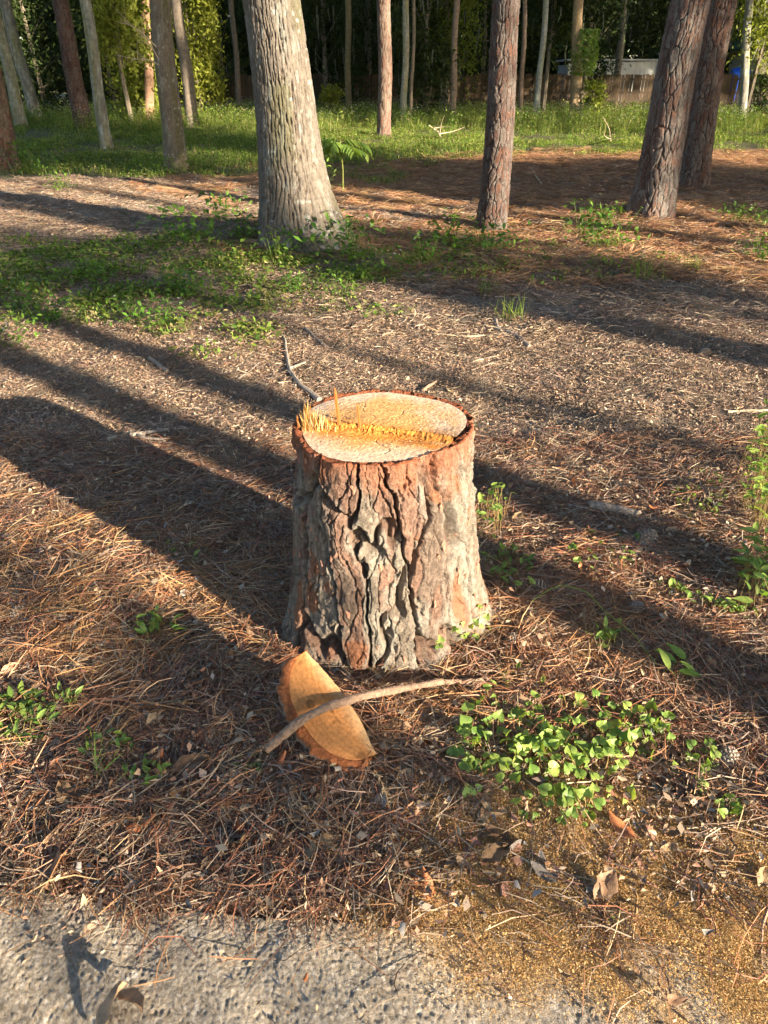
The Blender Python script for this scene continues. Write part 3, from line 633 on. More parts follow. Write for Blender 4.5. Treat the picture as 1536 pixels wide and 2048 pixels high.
for i, (u, L, rr, ch, csc_, zsc_) in enumerate(beyond):
    x, y = sunline(u, L)
    tree('unseen_shade_tree', 'unseen tree set out of frame to cast its shadow over the scene', x, y, 0, rr, rr*.85, 'plain', 300+i, Hh=ch+1, vis=4, nth=16, dz=.5, flare=.2, tint=(.25,.2,.16), group='unseen trees set to shade the clearing from the sunny side', ch=ch, csc=csc_, zsc=zsc_)
# sparse unseen small trees, shaped and placed to dapple the foreground
def sapling_shade(u, L, z, n, seed):
    x, y = sunline(u, L); root = empty('unseen_dapple_tree', (x, y, 0), 'unseen small leafy tree shaped to dapple the foreground', 'tree', 'unseen small leafy trees added on the sunny side')
    V, F = tube(smooth_path([(0,0,-.1),(.05,.05,z*.6),(0,0,z+1)], 12), np.linspace(.05, .015, 12), 6); mk('trunk', V, F, M['farbark'], np.tile([[.2,.17,.14]], (len(V), 1)), root)
    V, F, cc = crown_mesh(seed, n, 1.0, 1.0, .10, 16, .3); mk('crown', V, F, M['crown'], parent=root, loc=(0, 0, z))
    V, F = join([tube(smooth_path([(0,0,z-.4), c*.5+[0,0,z-.1], c+[0,0,z]], 8), np.linspace(.02, .005, 8), 5) for c in cc]); mk('branch', V, F, M['farbark'], np.tile([[.2,.17,.14]], (len(V), 1)), root)
sapling_shade(.15, 12, 3.4, 480, 401)
sapling_shade(-1.5, 13, 3.7, 700, 402)

# ------------------------------------------------------------------ understory and far wood
def shrub(label, px, Yd, top_px, wid_px, mat, seed, n=5200, s=.10, base=.25, name='understory_tree', moss=0, trunk=True, droop=0.):
    """leafy small tree or bush at distance Yd whose top reaches photo row top_px"""
    b = at_y(px, 230, Yd); bx = b[0]; z0 = float(hgt(bx, Yd)); topz = at_y(px, top_px, Yd)[2]; hh = topz-z0
    root = empty(name, (bx, Yd, z0), label, 'tree' if name != 'bush' else 'bush')
    rx = wid_px/2/FPX*depth(np.array([bx, Yd, 1])); r = np.random.default_rng(seed); ncl = 34
    cc = np.c_[r.uniform(-1, 1, (ncl, 2))*rx*.85, (base+(1-base)*r.uniform(0, 1, ncl))*hh]
    ck = r.integers(0, ncl, n); c = cc[ck]+r.normal(0, 1, (n, 3))*np.array([.26*rx, .26*rx, .10*hh])*r.uniform(.5, 1.2, ncl)[ck, None]
    if droop: c[:, 2] -= droop*np.hypot(c[:, 0]-cc[ck, 0], c[:, 1]-cc[ck, 1])
    c[:, 2] = np.maximum(c[:, 2], .1)
    a = r.normal(0, 1, (n, 3)); a[:, 2] -= droop; a /= np.linalg.norm(a, axis=1)[:, None]; b = np.cross(a, r.normal(0, 1, (n, 3))); b /= np.linalg.norm(b, axis=1)[:, None]
    sz = r.uniform(.5, 1.35, (n, 1))*s
    mk('crown', np.stack([c-a*sz, c-b*sz*.4, c+a*sz, c+b*sz*.4], 1), np.arange(n*4).reshape(-1, 4), M[mat], parent=root)
    if trunk:
        ts = [tube(smooth_path([(0, 0, -.1), (r.normal(0, .1), r.normal(0, .1), hh*.45), (r.normal(0, .3), 0, hh*.95)], 10), np.linspace(.09, .02, 10)*max(.5, hh/5), 6)]
        for q in cc[::4]: ts.append(tube(smooth_path([(0, 0, q[2]*.6), (q+np.array([0, 0, q[2]*.6]))/2, q], 6), np.linspace(.03, .008, 6), 4))
        V, F = join(ts); mk('trunk', V, F, M['farbark'], np.tile([[.2, .17, .13]], (len(V), 1)), root)
    if moss:
        p = cc[r.integers(0, ncl, moss)]+r.normal(0, .35, (moss, 3)); ln = r.uniform(.4, 1.3, moss)
        P = np.stack([p, p-np.c_[r.normal(0, .05, moss), r.normal(0, .05, moss), ln*.5], p-np.c_[r.normal(0, .08, moss), r.normal(0, .05, moss), ln]], 1)
        V, F = ribbons(P, np.full((moss, 3), .035)*np.array([1, .8, .2]), np.tile([[1., 0, 0]], (moss, 1))); mk('hanging_moss', V, F, M['moss'], parent=root)['kind'] = 'stuff'
    return root
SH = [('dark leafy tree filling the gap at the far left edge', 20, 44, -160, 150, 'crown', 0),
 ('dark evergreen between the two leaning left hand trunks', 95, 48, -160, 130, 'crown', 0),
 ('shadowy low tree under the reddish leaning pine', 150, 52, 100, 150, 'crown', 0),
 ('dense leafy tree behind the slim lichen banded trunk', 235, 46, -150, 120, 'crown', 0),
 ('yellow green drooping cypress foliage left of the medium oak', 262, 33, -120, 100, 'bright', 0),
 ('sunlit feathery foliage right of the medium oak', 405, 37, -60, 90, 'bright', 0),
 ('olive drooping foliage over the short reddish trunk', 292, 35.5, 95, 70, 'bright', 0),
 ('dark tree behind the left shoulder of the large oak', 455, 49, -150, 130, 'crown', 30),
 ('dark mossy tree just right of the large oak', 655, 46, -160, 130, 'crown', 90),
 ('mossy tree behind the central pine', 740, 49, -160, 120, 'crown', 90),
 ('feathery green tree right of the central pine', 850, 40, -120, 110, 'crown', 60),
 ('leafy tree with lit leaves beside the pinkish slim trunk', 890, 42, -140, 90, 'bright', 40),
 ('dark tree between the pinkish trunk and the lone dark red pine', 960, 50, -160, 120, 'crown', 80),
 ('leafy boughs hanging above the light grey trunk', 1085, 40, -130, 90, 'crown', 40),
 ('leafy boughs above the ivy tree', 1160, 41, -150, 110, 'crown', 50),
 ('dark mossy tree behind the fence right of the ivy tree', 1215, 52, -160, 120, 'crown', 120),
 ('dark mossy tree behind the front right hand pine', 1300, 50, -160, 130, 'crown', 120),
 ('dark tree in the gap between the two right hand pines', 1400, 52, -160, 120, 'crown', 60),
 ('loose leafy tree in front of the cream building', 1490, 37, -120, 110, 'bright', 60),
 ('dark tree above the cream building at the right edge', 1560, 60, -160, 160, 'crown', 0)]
for i, (lb, px, Yd, tp, wp, mt, ms) in enumerate(SH):
    bs = {4: .45, 5: .2, 13: .5, 14: .55, 18: .5, 15: .45, 16: .4, 17: .45, 19: .5, 11: .3}.get(i, .08)
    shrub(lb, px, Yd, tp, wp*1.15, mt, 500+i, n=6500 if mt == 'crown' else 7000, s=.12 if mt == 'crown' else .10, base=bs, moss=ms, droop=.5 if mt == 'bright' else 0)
for i, (lb, px, Yd, tp, wp, mt) in enumerate([
 ('leafy bush on the ground under the left dark trees', 120, 40, 200, 90, 'crown'),
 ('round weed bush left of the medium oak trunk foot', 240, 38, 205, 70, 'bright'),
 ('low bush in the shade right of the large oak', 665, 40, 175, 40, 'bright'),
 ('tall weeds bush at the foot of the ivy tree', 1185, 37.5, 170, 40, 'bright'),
 ('bush against the fence right of the pine pair', 1515, 38, 150, 70, 'crown'),
 ('broad leafed bush above the fence next to the white shed', 1185, 44.5, 100, 55, 'crown')]):
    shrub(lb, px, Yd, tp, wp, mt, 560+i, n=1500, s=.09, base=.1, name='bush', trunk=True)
# far wood behind everything
r = np.random.default_rng(77); ncl = 900
cx = r.uniform(-75, 80, ncl); cyy = r.uniform(58, 84, ncl); cz = r.uniform(.3, 15, ncl)
n = 120000; ck = r.integers(0, ncl, n); c = np.c_[cx, cyy, cz][ck]+r.normal(0, 1, (n, 3))*np.array([1.5, 1.5, .9])
# openings where the sky shows low between the trunks
proj = (c[:, 0]/(c[:, 1]*cP))*FPX+768
gap = ((np.abs(c[:, 0]+28.5) < 1.6) | (np.abs(c[:, 0]+15.5) < .7) | (np.abs(c[:, 0]+7.5) < .5)) & (c[:, 2] > 2.2)
c = c[~(gap & (r.uniform(0, 1, n) < .93))]; n = len(c)
a = r.normal(0, 1, (n, 3)); a /= np.linalg.norm(a, axis=1)[:, None]; b = np.cross(a, r.normal(0, 1, (n, 3))); b /= np.linalg.norm(b, axis=1)[:, None]; s = r.uniform(.28, .75, (n, 1))
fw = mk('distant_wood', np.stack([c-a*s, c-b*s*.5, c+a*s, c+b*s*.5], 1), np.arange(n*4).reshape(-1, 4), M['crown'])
tag(fw, 'dark dense wood closing the view behind the fence', 'wood', kind='stuff')

# ------------------------------------------------------------------ fence
f0 = np.array([-17., 50.5]); f1 = np.array([26., 41.]); fd = f1-f0; fl = np.hypot(*fd); fd /= fl; fa = math.atan2(fd[1], fd[0])
fr = empty('wooden_fence', (f0[0], f0[1], 0), 'weathered brown board fence running behind the trees', 'fence', rz=fa)
V, F = box(-.068, .068, -.011, .011, 0, 1.83); V = np.array(V); V[:, 2] = np.where(V[:, 2] > 1, V[:, 2], V[:, 2])
pic = mk('picket', V, [tuple(q) for q in F], M['fence'], parent=fr, loc=(.0, 0, 0))
npk = 296; stp = fl/npk
for i in range(npk):
    o = pic if i == 0 else pic.copy()
    if i: C.objects.link(o); o.parent = fr
    X_ = i*stp; wx_, wy_ = f0+fd*X_
    o.location = (X_, random.uniform(-.004, .004), float(hgt(wx_, wy_))+random.uniform(-.03, .03)+.05); o.rotation_euler = (0, random.uniform(-.012, .012), 0)
for zr in (.35, 1.0, 1.6):
    V, F = box(0, fl, .013, .05, zr, zr+.09); mk('rail', V, F, M['fence'], parent=fr)

# ------------------------------------------------------------------ buildings behind the fence
# cream metal building at the right edge
hx, hy = 24.2, 54.; W_ = 12.; root = empty('cream_building', (hx, hy, 0), 'cream ribbed metal building with green roof edge behind the fence', 'building')
pw = .45; V0 = []
for i in range(int(W_/pw)):
    xa = i*pw; ht = 3.35+.28*min(xa, W_-xa)
    V, F = box(xa+.012, xa+pw-.012, -.02, .02, 0, ht+.1); V = np.array(V); V[[k for k in range(8) if V[k][0] > xa+.2 and V[k][2] > 1], 2] += .28*pw*(1 if xa < W_/2 else -1)
    mk('panel', V, F, M['cream'], parent=root)
V, F = box(0, W_, .03, 8, 0, 3.3); mk('wall', V, F, M['cream'], parent=root)
V = [(-.5, -.4, 3.33), (W_/2, -.4, 5.15), (W_+.5, -.4, 3.33), (-.5, 8.4, 3.33), (W_/2, 8.4, 5.15), (W_+.5, 8.4, 3.33)]
V += [(a_, b_, c_+.14) for a_, b_, c_ in V]
mk('roof', V, [(6,7,10,9),(7,8,11,10),(0,3,4,1),(1,4,5,2),(0,1,7,6),(1,2,8,7),(3,9,10,4),(4,10,11,5),(0,6,9,3),(2,5,11,8)], M['green'], parent=root)
# white shed
root = empty('white_shed', (11.0, 50., 0), 'low white metal shed seen above the fence behind the ivy tree', 'shed')
for i in range(12):
    V, F = box(i*.45+.01, i*.45+.44, -.02, .02, 0, 2.45+.012*i); mk('panel', V, F, M['white'], parent=root)
V, F = box(.02, 5.38, .03, 3, 0, 2.4); mk('wall', V, F, M['white'], parent=root)
V, F = box(-.15, 5.55, -.15, 3.2, 2.6, 2.68); mk('roof', V, F, M['white'], parent=root)
V, F = box(4.35, 5.15, -.05, -.025, 0, 2.2); mk('door', V, F, M['white'], parent=root)
# blue tarp peak
tx, ty = 21.3, 50.
V = []
for k_, (y_, z_) in enumerate([(-1.1, 0.3), (-1.0, 1.7), (-.6, 2.15), (0, 2.3), (.6, 2.15), (1.0, 1.7), (1.1, .3)]): V += [(-.8-.1*(k_ % 2), y_, z_-.08), (0, y_*1.03, z_+.06), (.8+.1*(k_ % 2), y_, z_+.12)]
root = mk('blue_tarp', V, [tuple(q) for q in grid_faces(3, 7).tolist()]+[(0,3,6,9,12,15,18),(2,20,17,14,11,8,5)], M['blue'], loc=(tx, ty, 0)); root.scale = (.55, .5, .98); tag(root, 'bright blue tarp cover poking above the fence between the right pines', 'tarp')
# dead branch tangle left of the medium oak
def branchy(name, label, pts, r0, n, seed, mat='twig', cat='branch', spread=.5, group=None, sub=3):
    pts = np.array(pts, float); base = pts[0].copy(); q = smooth_path(pts-base, 14, .03*np.linalg.norm(pts[-1]-pts[0])*.3, seed); rr = np.random.default_rng(seed)
    ts = [tube(q, np.linspace(r0, r0*.3, 14), 7, .12, seed)]; L = np.linalg.norm(q[-1]-q[0])
    for k in range(n):
        i = rr.integers(3, 13); d = (q[-1]-q[0])/L+rr.normal(0, spread, 3); d[2] = abs(d[2])*.5 if sub == 3 else d[2]; l = L*rr.uniform(.2, .5)
        e = q[i]+d*l; ts.append(tube(smooth_path([q[i], (q[i]+e)/2+rr.normal(0, .05*l, 3), e], 8), np.linspace(r0*.5, r0*.12, 8), 5))
    V, F = join(ts); o = mk(name, V, F, M[mat], loc=tuple(base)); return tag(o, label, cat, group)
for i, (x0, y0, x1, y1) in enumerate([(318, 118, 272, 60), (318, 130, 262, 120), (314, 95, 240, 40)]):
    branchy('dead_branch', ['bare pale dead branch rising from the medium oak', 'bare pale dead branch reaching level from the medium oak', 'bare pale dead branch reaching high left from the medium oak'][i],
        [at_y(x0, y0, 15.4), at_y((x0+x1)/2, (y0+y1)/2-8, 15.2), at_y(x1, y1, 15.0)], .012, 9, 610+i, 'paletwig', spread=.7, sub=1)
branchy('dead_branch', 'small pale forked dead branch standing in the grass right of the central pine', [at(882, 278), at_y(876, 262, 24), at_y(858, 250, 24)], .03, 5, 620, 'paletwig')
branchy('dead_branch', 'small pale forked twig on the needle heap left of the right hand pines', [at(1220, 283), at_y(1222, 272, 21), at_y(1230, 268, 21)], .025, 3, 621, 'paletwig')

# ------------------------------------------------------------------ the stump
SX, SY = -.005, 1.905
HT = .735
stump = empty('tree_stump', (SX, SY, 0), 'freshly cut pine stump with thick plated bark and splintered top', 'stump')
nth = 760; zs = np.linspace(-.05, HT, 380)
def stR(t, z):
    zz = np.clip(z, 0, HT); k = 1-zz/HT
    base = .256+.020*k+.010*np.sin(2*t+.6)
    right = np.maximum(0, np.cos(t-.05)); left = np.maximum(0, np.cos(t-math.pi-.1)); front = np.maximum(0, np.cos(t+math.pi/2))
    f = np.exp(-zz/.13)
    base = base+f*(.070*right**2+.07*left**3+.012*front+.015*np.cos(5*t+.4))+k*.034*right+k*.014*left
    return base+.008*np.sin(3*t+1)+.004*np.sin(7*t+2+3*z)
twist = lambda z: (HT-z)*.0
zero = lambda z: z*0
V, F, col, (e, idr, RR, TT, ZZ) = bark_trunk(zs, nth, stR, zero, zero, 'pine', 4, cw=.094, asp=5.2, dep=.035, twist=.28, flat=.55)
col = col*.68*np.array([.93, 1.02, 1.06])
# soften the highest 2 cm of plates where the saw passed and carry the bark over the rim
t_ = TT[-1]; rowtop = RR[-1]*.45+.55*np.convolve(np.r_[RR[-1][-40:], RR[-1], RR[-1][:40]], np.ones(41)/41, 'same')[40:-40]; sm_ = np.convolve(np.r_[rowtop[-40:], rowtop, rowtop[:40]], np.ones(41)/41, 'same')[40:-40]
WR = .233+.008*np.sin(2*t_+.6)+.006*np.sin(3*t_+1)+.004*np.sin(5*t_)   # edge of the wood
rims = []
cols = [col.reshape(len(zs), nth, 3)]
Vg = V.reshape(len(zs), nth, 3)
for j_ in range(len(zs)):
    kt = .55*float(sst(HT-.05, HT, zs[j_]))
    if kt > 0:
        rj = RR[j_]; sj = np.convolve(np.r_[rj[-40:], rj, rj[:40]], np.ones(41)/41, 'same')[40:-40]; rn_ = rj*(1-kt)+sj*kt
        Vg[j_, :, 0] = rn_*np.cos(TT[j_]); Vg[j_, :, 1] = rn_*np.sin(TT[j_])
redz = sst(HT-.10, HT-.015, Vg[..., 2]+(fbm(np.cos(TT)*6, np.sin(TT)*6, ZZ*6, 3, 3)-.5)*.20)[..., None]
cols[0] = cols[0]*(1-redz*.75)+np.array([.27, .105, .055])*redz*.75
rows = [Vg]
for k, f in enumerate((0.0, .25, .5, .75, 1.0)):
    rb_ = rowtop*(1-min(1, f*2.2))+sm_*min(1, f*2.2); rr_ = rb_*(1-f)+WR*f; z_ = HT+.004+(fbm(np.cos(t_)*12, np.sin(t_)*12, f*4, 33, 3)-.5)*.022*(1-abs(f-.4))-.004*f
    z_ = z_+.012*sst(.2, .9, np.sin(t_))*(1-f*.3)
    rows.append(np.stack([rr_*np.cos(t_), rr_*np.sin(t_), z_], -1)[None])
    cc_ = np.array([.25, .085, .042])*(.6+.8*fbm(np.cos(t_)*30, np.sin(t_)*30, f*9, 35, 3)[:, None]); cols.append(cc_[None])
V = np.concatenate(rows).reshape(-1, 3); cc_ = np.concatenate(cols).reshape(-1, 3)
mk('bark', V, grid_faces(nth, len(zs)+5, True), M['bark'], cc_, stump)
# cut face: two saw levels meeting along the hinge of torn wood
hinge_px = [(596, 852), (640, 850), (680, 851), (720, 855), (780, 861), (850, 871), (900, 878), (932, 884)]
hp = np.array([at_z(a_, b_, HT+.012) for a_, b_ in hinge_px])-np.array([SX, SY, 0])
hy_ = lambda x: np.interp(x, hp[:, 0], hp[:, 1])
nr, nt_ = 150, 360; rad = np.linspace(0.0, 1.0, nr); th = np.arange(nt_)*2*math.pi/nt_
WRt = .2365+.008*np.sin(2*th+.6)+.006*np.sin(3*th+1)+.004*np.sin(5*th)
RRR = rad[:, None]*WRt[None]; Xc = RRR*np.cos(th); Yc = RRR*np.sin(th)
dh = Yc-hy_(Xc)+(fbm(Xc*40, Yc*40, 0, 61, 3)-.5)*.012
back = sst(-.003, .006, dh)
wn = fbm(Xc*160, Yc*160, 0, 62, 3); wl = fbm(Xc*9, Yc*9, 0, 63, 3)
hb = np.exp(-(dh/.014)**2)
Zc = HT+.002+back*.010+(wn-.5)*.0022*(1+4*hb)+(wl-.5)*.004+hb*.007
rn = RRR/WRt[None]
col = np.broadcast_to(np.array([.74, .43, .18]), Xc.shape+(3,)).copy()
ring = np.clip(np.sin(np.hypot(Xc+.012, (Yc-.01)*1.04)*620+wl*7)*.8+.3, 0, 1); col *= (1-.30*ring[..., None]*np.array([.8, 1, 1.15]))
sawm = np.sin((Xc*.35+Yc)*760+fbm(Xc*30, Yc*30, 0, 64, 2)*6)*.5+.5; col *= (1-.14*sawm[..., None]); Zc += (sawm-.5)*.0008
tha = np.arctan2(Yc-.01, Xc+.012); ck_ = np.zeros_like(Xc)
for a_, r0_, r1_ in ((-2.2, .0, .13), (-.9, .02, .17), (.7, .0, .12), (2.0, .03, .19), (2.9, .05, .16), (-1.5, .08, .21)):
    dd_ = np.abs(np.angle(np.exp(1j*(tha-a_-.12*np.sin(RRR*60+a_)))))*RRR; ck_ = np.maximum(ck_, sst(.0016, .0004, dd_)*sst(r0_, r0_+.02, RRR)*sst(r1_, r1_-.03, RRR))
Zc -= ck_*.004; col *= (1-.55*ck_[..., None])
out_ = sst(.45, .95, rn+(fbm(Xc*14, Yc*14, 0, 65, 4)-.5)*.7)*(1-.6*np.exp(-(dh/.03)**2))
col = col*(1-out_[..., None]*.55)+np.array([.70, .62, .56])*out_[..., None]*.55
org = np.exp(-((dh+.03)/.045)**2)*1.0*sst(.27, .12, np.abs(Xc+.01))+np.exp(-(dh/.014)**2)*.8+.35*np.exp(-((dh-.03)/.03)**2)
org = np.clip(org*(.55+.9*fbm(Xc*20, Yc*60, 0, 66, 3)), 0, 1)
col = col*(1-org[..., None])+np.array([.60, .235, .05])*org[..., None]
gy = sst(.56, .72, fbm(Xc*10+7, Yc*10, 0, 67, 4)); col = col*(1-.35*gy[..., None]*np.array([1, .9, .7]))
spk = sst(.66, .74, vnoise(Xc*230, Yc*230, 0, 68)); col = col*(1-.2*spk[..., None])
mk('cut_face', np.stack([Xc, Yc, Zc], -1), grid_faces(nt_, nr, True), M['wood'], col.reshape(-1, 3), stump)
# torn splinters along the hinge
r = np.random.default_rng(9)
def splinters(x0, x1, n, hf, pal, seed, back_w=.012):
    r = np.random.default_rng(seed); x = r.uniform(x0, x1, n); y = hy_(x)+r.normal(0, back_w, n); h = hf(x)*(.12+1.15*r.uniform(0, 1, n)**1.4)*(.45+1.1*vnoise(x*90, x*0, 0, seed+40))
    keep = np.hypot(x, y) < .230; x, y, h = x[keep], y[keep], h[keep]; n = len(x)
    P = np.zeros((n, 4, 3)); dx = r.normal(0, .18, n); dy = r.normal(0, .22, n)
    for k, t in enumerate((0, .35, .7, 1)): P[:, k] = np.stack([x+dx*h*t, y+dy*h*t, HT+.004+h*t], 1)
    a = r.uniform(-.9, .9, n); side = np.stack([np.cos(a), np.sin(a), 0*a], 1)
    V, F = ribbons(P, (r.uniform(.0004, 1, n)[:, None]**2.4*.0019+.0003)*np.array([1, .9, .6, .1]), side)
    pc = np.array(pal)[r.integers(0, len(pal), n)]*r.uniform(.8, 1.15, (n, 1)); return V, F, np.repeat(pc, 8, 0)
yel = [(.46,.25,.05), (.58,.38,.14), (.38,.18,.035), (.56,.42,.22)]; orp = [(.34,.12,.025), (.26,.08,.018), (.42,.18,.04)]
xA, xB = hp[0][0], hp[-1][0]
xl = lambda px: at_z(px, 855, HT)[0]-SX
hl = lambda x: .034*sst(xl(672), xl(640), x)*sst(xl(590), xl(612), x)+.010
sp = merge(splinters(xA, xl(675), 760, hl, yel, 1, .011), splinters(xl(660), xl(850), 460, lambda x: .0075+0*x, orp, 2, .009), splinters(xl(740), xB, 300, lambda x: .010+0*x, [(.40,.19,.045), (.32,.13,.03), (.46,.27,.09)], 3, .007))
mk('splinter_fringe', sp[0], sp[1], M['splinter'], sp[2], stump)['kind'] = 'stuff'
for (pxs, h, wd) in ((680, .118, .0052), (721, .078, .004), (599, .036, .003), (614, .042, .002), (739, .02, .002)):
    x = xl(pxs); y = float(hy_(x))
    vs = [];
    for k, (t, ww) in enumerate(((0, 1.1), (.3, 1), (.62, .92), (.9, .8), (1, .35))):
        c_ = np.array([x-.010*t*(h/.118), y+.004*math.sin(t*3), HT+.004+h*t])
        for sx_, sy_ in ((-1, -.5), (.1, -.9), (1, -.3), (.5, .7), (-.7, .6)): vs.append(c_+np.array([sx_*wd*ww*(1+.15*math.sin(k*3+sx_*4)), sy_*wd*ww*.5, (.006 if sx_ > 0 else -.004) if t == 1 else 0]))
    V = np.array(vs); Fq = [tuple(q) for q in grid_faces(5, 5, True).tolist()]+[(20,21,22,23,24)]
    cc_ = np.array([.36, .13, .035])*(.85+.3*np.random.default_rng(4).uniform(0, 1, (25, 1)))
    mk('tall_splinter', V, Fq, M['splinter'], cc_, stump)
# loose bark flakes standing proud of the plates
rr_ = np.random.default_rng(14)
Vall = Vg
fl_me = []
for k in range(5):
    n_ = 9; a_ = np.sort(rr_.uniform(0, 2*math.pi, n_)); q = rr_.uniform(.6, 1.1, n_); V = [(math.cos(t)*q[i]*.011, math.sin(t)*q[i]*.017, rr_.uniform(.0, .003)) for i, t in enumerate(a_)]
    V2 = [(x_*1.0, y_*1.0, z_-.004) for x_, y_, z_ in V]; V = V+V2+[(0, 0, .004)]
    Fq = [(i, (i+1) % n_, 2*n_) for i in range(n_)]+[(i, i+n_, (i+1) % n_+n_, (i+1) % n_) for i in range(n_)]
    o = mk('bark_flake', V, Fq, M['chip'], link=False); fl_me.append(o.data)
for k in range(120):
    t = rr_.uniform(-math.pi*.98, .25); i = int((t % (2*math.pi))/(2*math.pi)*nth) % nth; j = rr_.integers(30, len(zs)-8)
    if e[j, i] < .25: continue
    pnt = Vg[j, i]; o = bpy.data.objects.new('bark_flake', fl_me[k % 5]); C.objects.link(o); o.parent = stump; o.location = tuple(float(q) for q in pnt*np.array([1.004, 1.004, 1]))
    nrm = Vector((math.cos(t), math.sin(t), rr_.normal(0, .15))); qx = nrm.to_track_quat('Z', 'Y'); o.rotation_euler = (qx @ Quaternion((0, 0, 1), rr_.uniform(-.5, .5))).to_euler()
    s_ = rr_.uniform(.5, 1.3); o.scale = (s_*.8, s_*1.2, s_)
# sawdust crumbs dusting the cut face
n = 700; a = r.uniform(0, 2*math.pi, n); q = np.sqrt(r.uniform(.25, 1, n))*.22; c = np.c_[q*np.cos(a), q*np.sin(a), np.zeros(n)]
c[:, 2] = HT+.0035+np.where(c[:, 1] > hy_(c[:, 0]), .011, 0)+r.uniform(0, .002, n); ax = r.normal(0, 1, (n, 3)); ax /= np.linalg.norm(ax, axis=1)[:, None]; bx = np.cross(ax, r.normal(0, 1, (n, 3))); bx /= np.linalg.norm(bx, axis=1)[:, None]; s = r.uniform(.0007, .002, (n, 1))
pc = np.array([(.72,.62,.5), (.8,.62,.36), (.7,.48,.24), (.35,.25,.15)])[r.integers(0, 4, n)]
mk('sawdust_dusting', np.stack([c-ax*s, c-bx*s*.6, c+ax*s, c+bx*s*.6], 1), np.arange(n*4).reshape(-1, 4), M['sawdust'], np.repeat(pc, 4, 0), stump)['kind'] = 'stuff'

# ------------------------------------------------------------------ the notch wedge leaning at the foot of the stump
P1 = at_z(614, 1300, .20); P2 = at_z(756, 1506, .05); Mm = at_z(586, 1446, .105)
ch_ = P2-P1; Lc = np.linalg.norm(ch_); eu = ch_/Lc; mid = (P1+P2)/2; ev = Mm-mid; ev -= eu*np.dot(ev, eu); Dp = np.linalg.norm(ev); ev /= Dp; en = np.cross(ev, eu); en = en if en[2] > 0 else -en
wedge = empty('wood_wedge', tuple(mid), 'thin crescent wedge of fresh orange wood lying under the stick', 'wood piece')
nu, nv = 260, 110
uu = np.linspace(-1, 1, nu); vvv = np.linspace(0, 1, nv); U_, W2 = np.meshgrid(uu, vvv)
arc = np.sqrt(np.clip(1-np.abs(U_)**2.3, 0, 1))
ub = U_*Lc/2; vb = (W2-.0)*arc*Dp*.86+ (1-W2)*(-.012*np.cos(U_*2.2)-.004*fbm(U_*7, W2*0, 0, 88, 3))
ub = ub+(fbm(U_*9, W2*9, 0, 84, 3)-.5)*.003
hn = (fbm(ub*120, vb*35, 0, 81, 3)-.5)*.0012+(fbm(ub*12, vb*12, 0, 82, 3)-.5)*.012
def toW(u, v, nn): return eu*u[..., None]+ev*v[..., None]+en*nn[..., None]
top = toW(ub, vb, hn)
col = np.array([.60, .275, .095])*(.85+.3*fbm(ub*30, vb*90, 0, 83, 3)[..., None]); gr_ = np.clip(np.sin(np.hypot(ub*.8, vb+.12)*520+fbm(ub*12, vb*12, 0, 96, 3)*14)*.8+.3, 0, 1); col *= (1-.13*gr_[..., None]*np.array([.7, 1, 1.2])); sm2 = np.sin((ub+vb*.5)*900+fbm(ub*20, vb*20, 0, 97, 2)*7)*.5+.5; col *= (1-.05*sm2[..., None]); dirt = sst(.62, .72, fbm(ub*26, vb*26, 0, 98, 4)); col *= (1-.45*dirt[..., None])
lt = sst(.35, .0, W2+(fbm(ub*10, vb*10, 0, 86, 3)-.5)*.3)[..., None]; col = col*(1-.4*lt)+np.array([.86, .66, .38])*.4*lt
od = sst(.75, 1.0, W2)[..., None]; col = col*(1-.4*od)+np.array([.66, .27, .09])*.4*od
thk = .004+.050*W2*arc**.6
bot = toW(ub*.99, vb*.98, hn*0-thk)
Vw = np.concatenate([top.reshape(-1, 3), bot.reshape(-1, 3)]); n1 = nu*nv
F1 = grid_faces(nu, nv); F2 = F1[:, ::-1]+n1; i = np.arange(nu-1); k = (nv-1)*nu
F3 = np.stack([i, i+1, i+1+n1, i+n1], 1)[:, ::-1]; F4 = np.stack([k+i, k+i+1, k+i+1+n1, k+i+n1], 1)
mk('wood', Vw, np.concatenate([F1, F2, F3, F4]), M['wood'], np.concatenate([col.reshape(-1, 3)]*2), wedge)
# its bark: ragged strip round the arc
nb = 220; un = np.linspace(-1.0, .99, nb); ar = np.sqrt(np.clip(1-np.abs(un)**2.3, 0, 1)); rowsb = []; colb = []
nrm_u = np.sign(un)*np.abs(un)**1.3*1.1; nrm_v = ar+.05; ln = np.hypot(nrm_u, nrm_v); nrm_u /= ln; nrm_v /= ln
tb = (.014+.020*fbm(un*7, un*0, 0, 91, 3)+.006*(vnoise(un*14, un*0, 0, 92)-.5))*sst(1.0, .93, np.abs(un)+.0)
tk = .010+.052*ar**.6
for (o_, d_, rd) in ((0, .001, 1), (.35, .006, 1), (.75, .003, 1), (1, -.004, 1), (1.15, -.35, 0), (1.1, -.7, 0), (.8, -1.0, 0), (.3, -1.05, 0)):
    off = tb*o_; nz_ = (fbm(un*16, un*0+o_*3, d_, 93, 3)-.5)*.012*(o_ > 0)
    dd = np.full(nb, d_) if d_ > -.01 else d_*tk
    rowsb.append(toW(un*Lc/2+nrm_u*(off+nz_), ar*Dp*.86+nrm_v*(off+nz_), dd+nz_*.4)); colb.append(np.tile([[.42, .15, .06]] if rd else [[.32, .26, .21]], (nb, 1))*(.75+.5*fbm(un*30, un*0, o_*5, 94, 3)[:, None]))
mk('bark', np.stack(rowsb), grid_faces(nb, len(rowsb)), M['bark'], np.concatenate(colb), wedge)

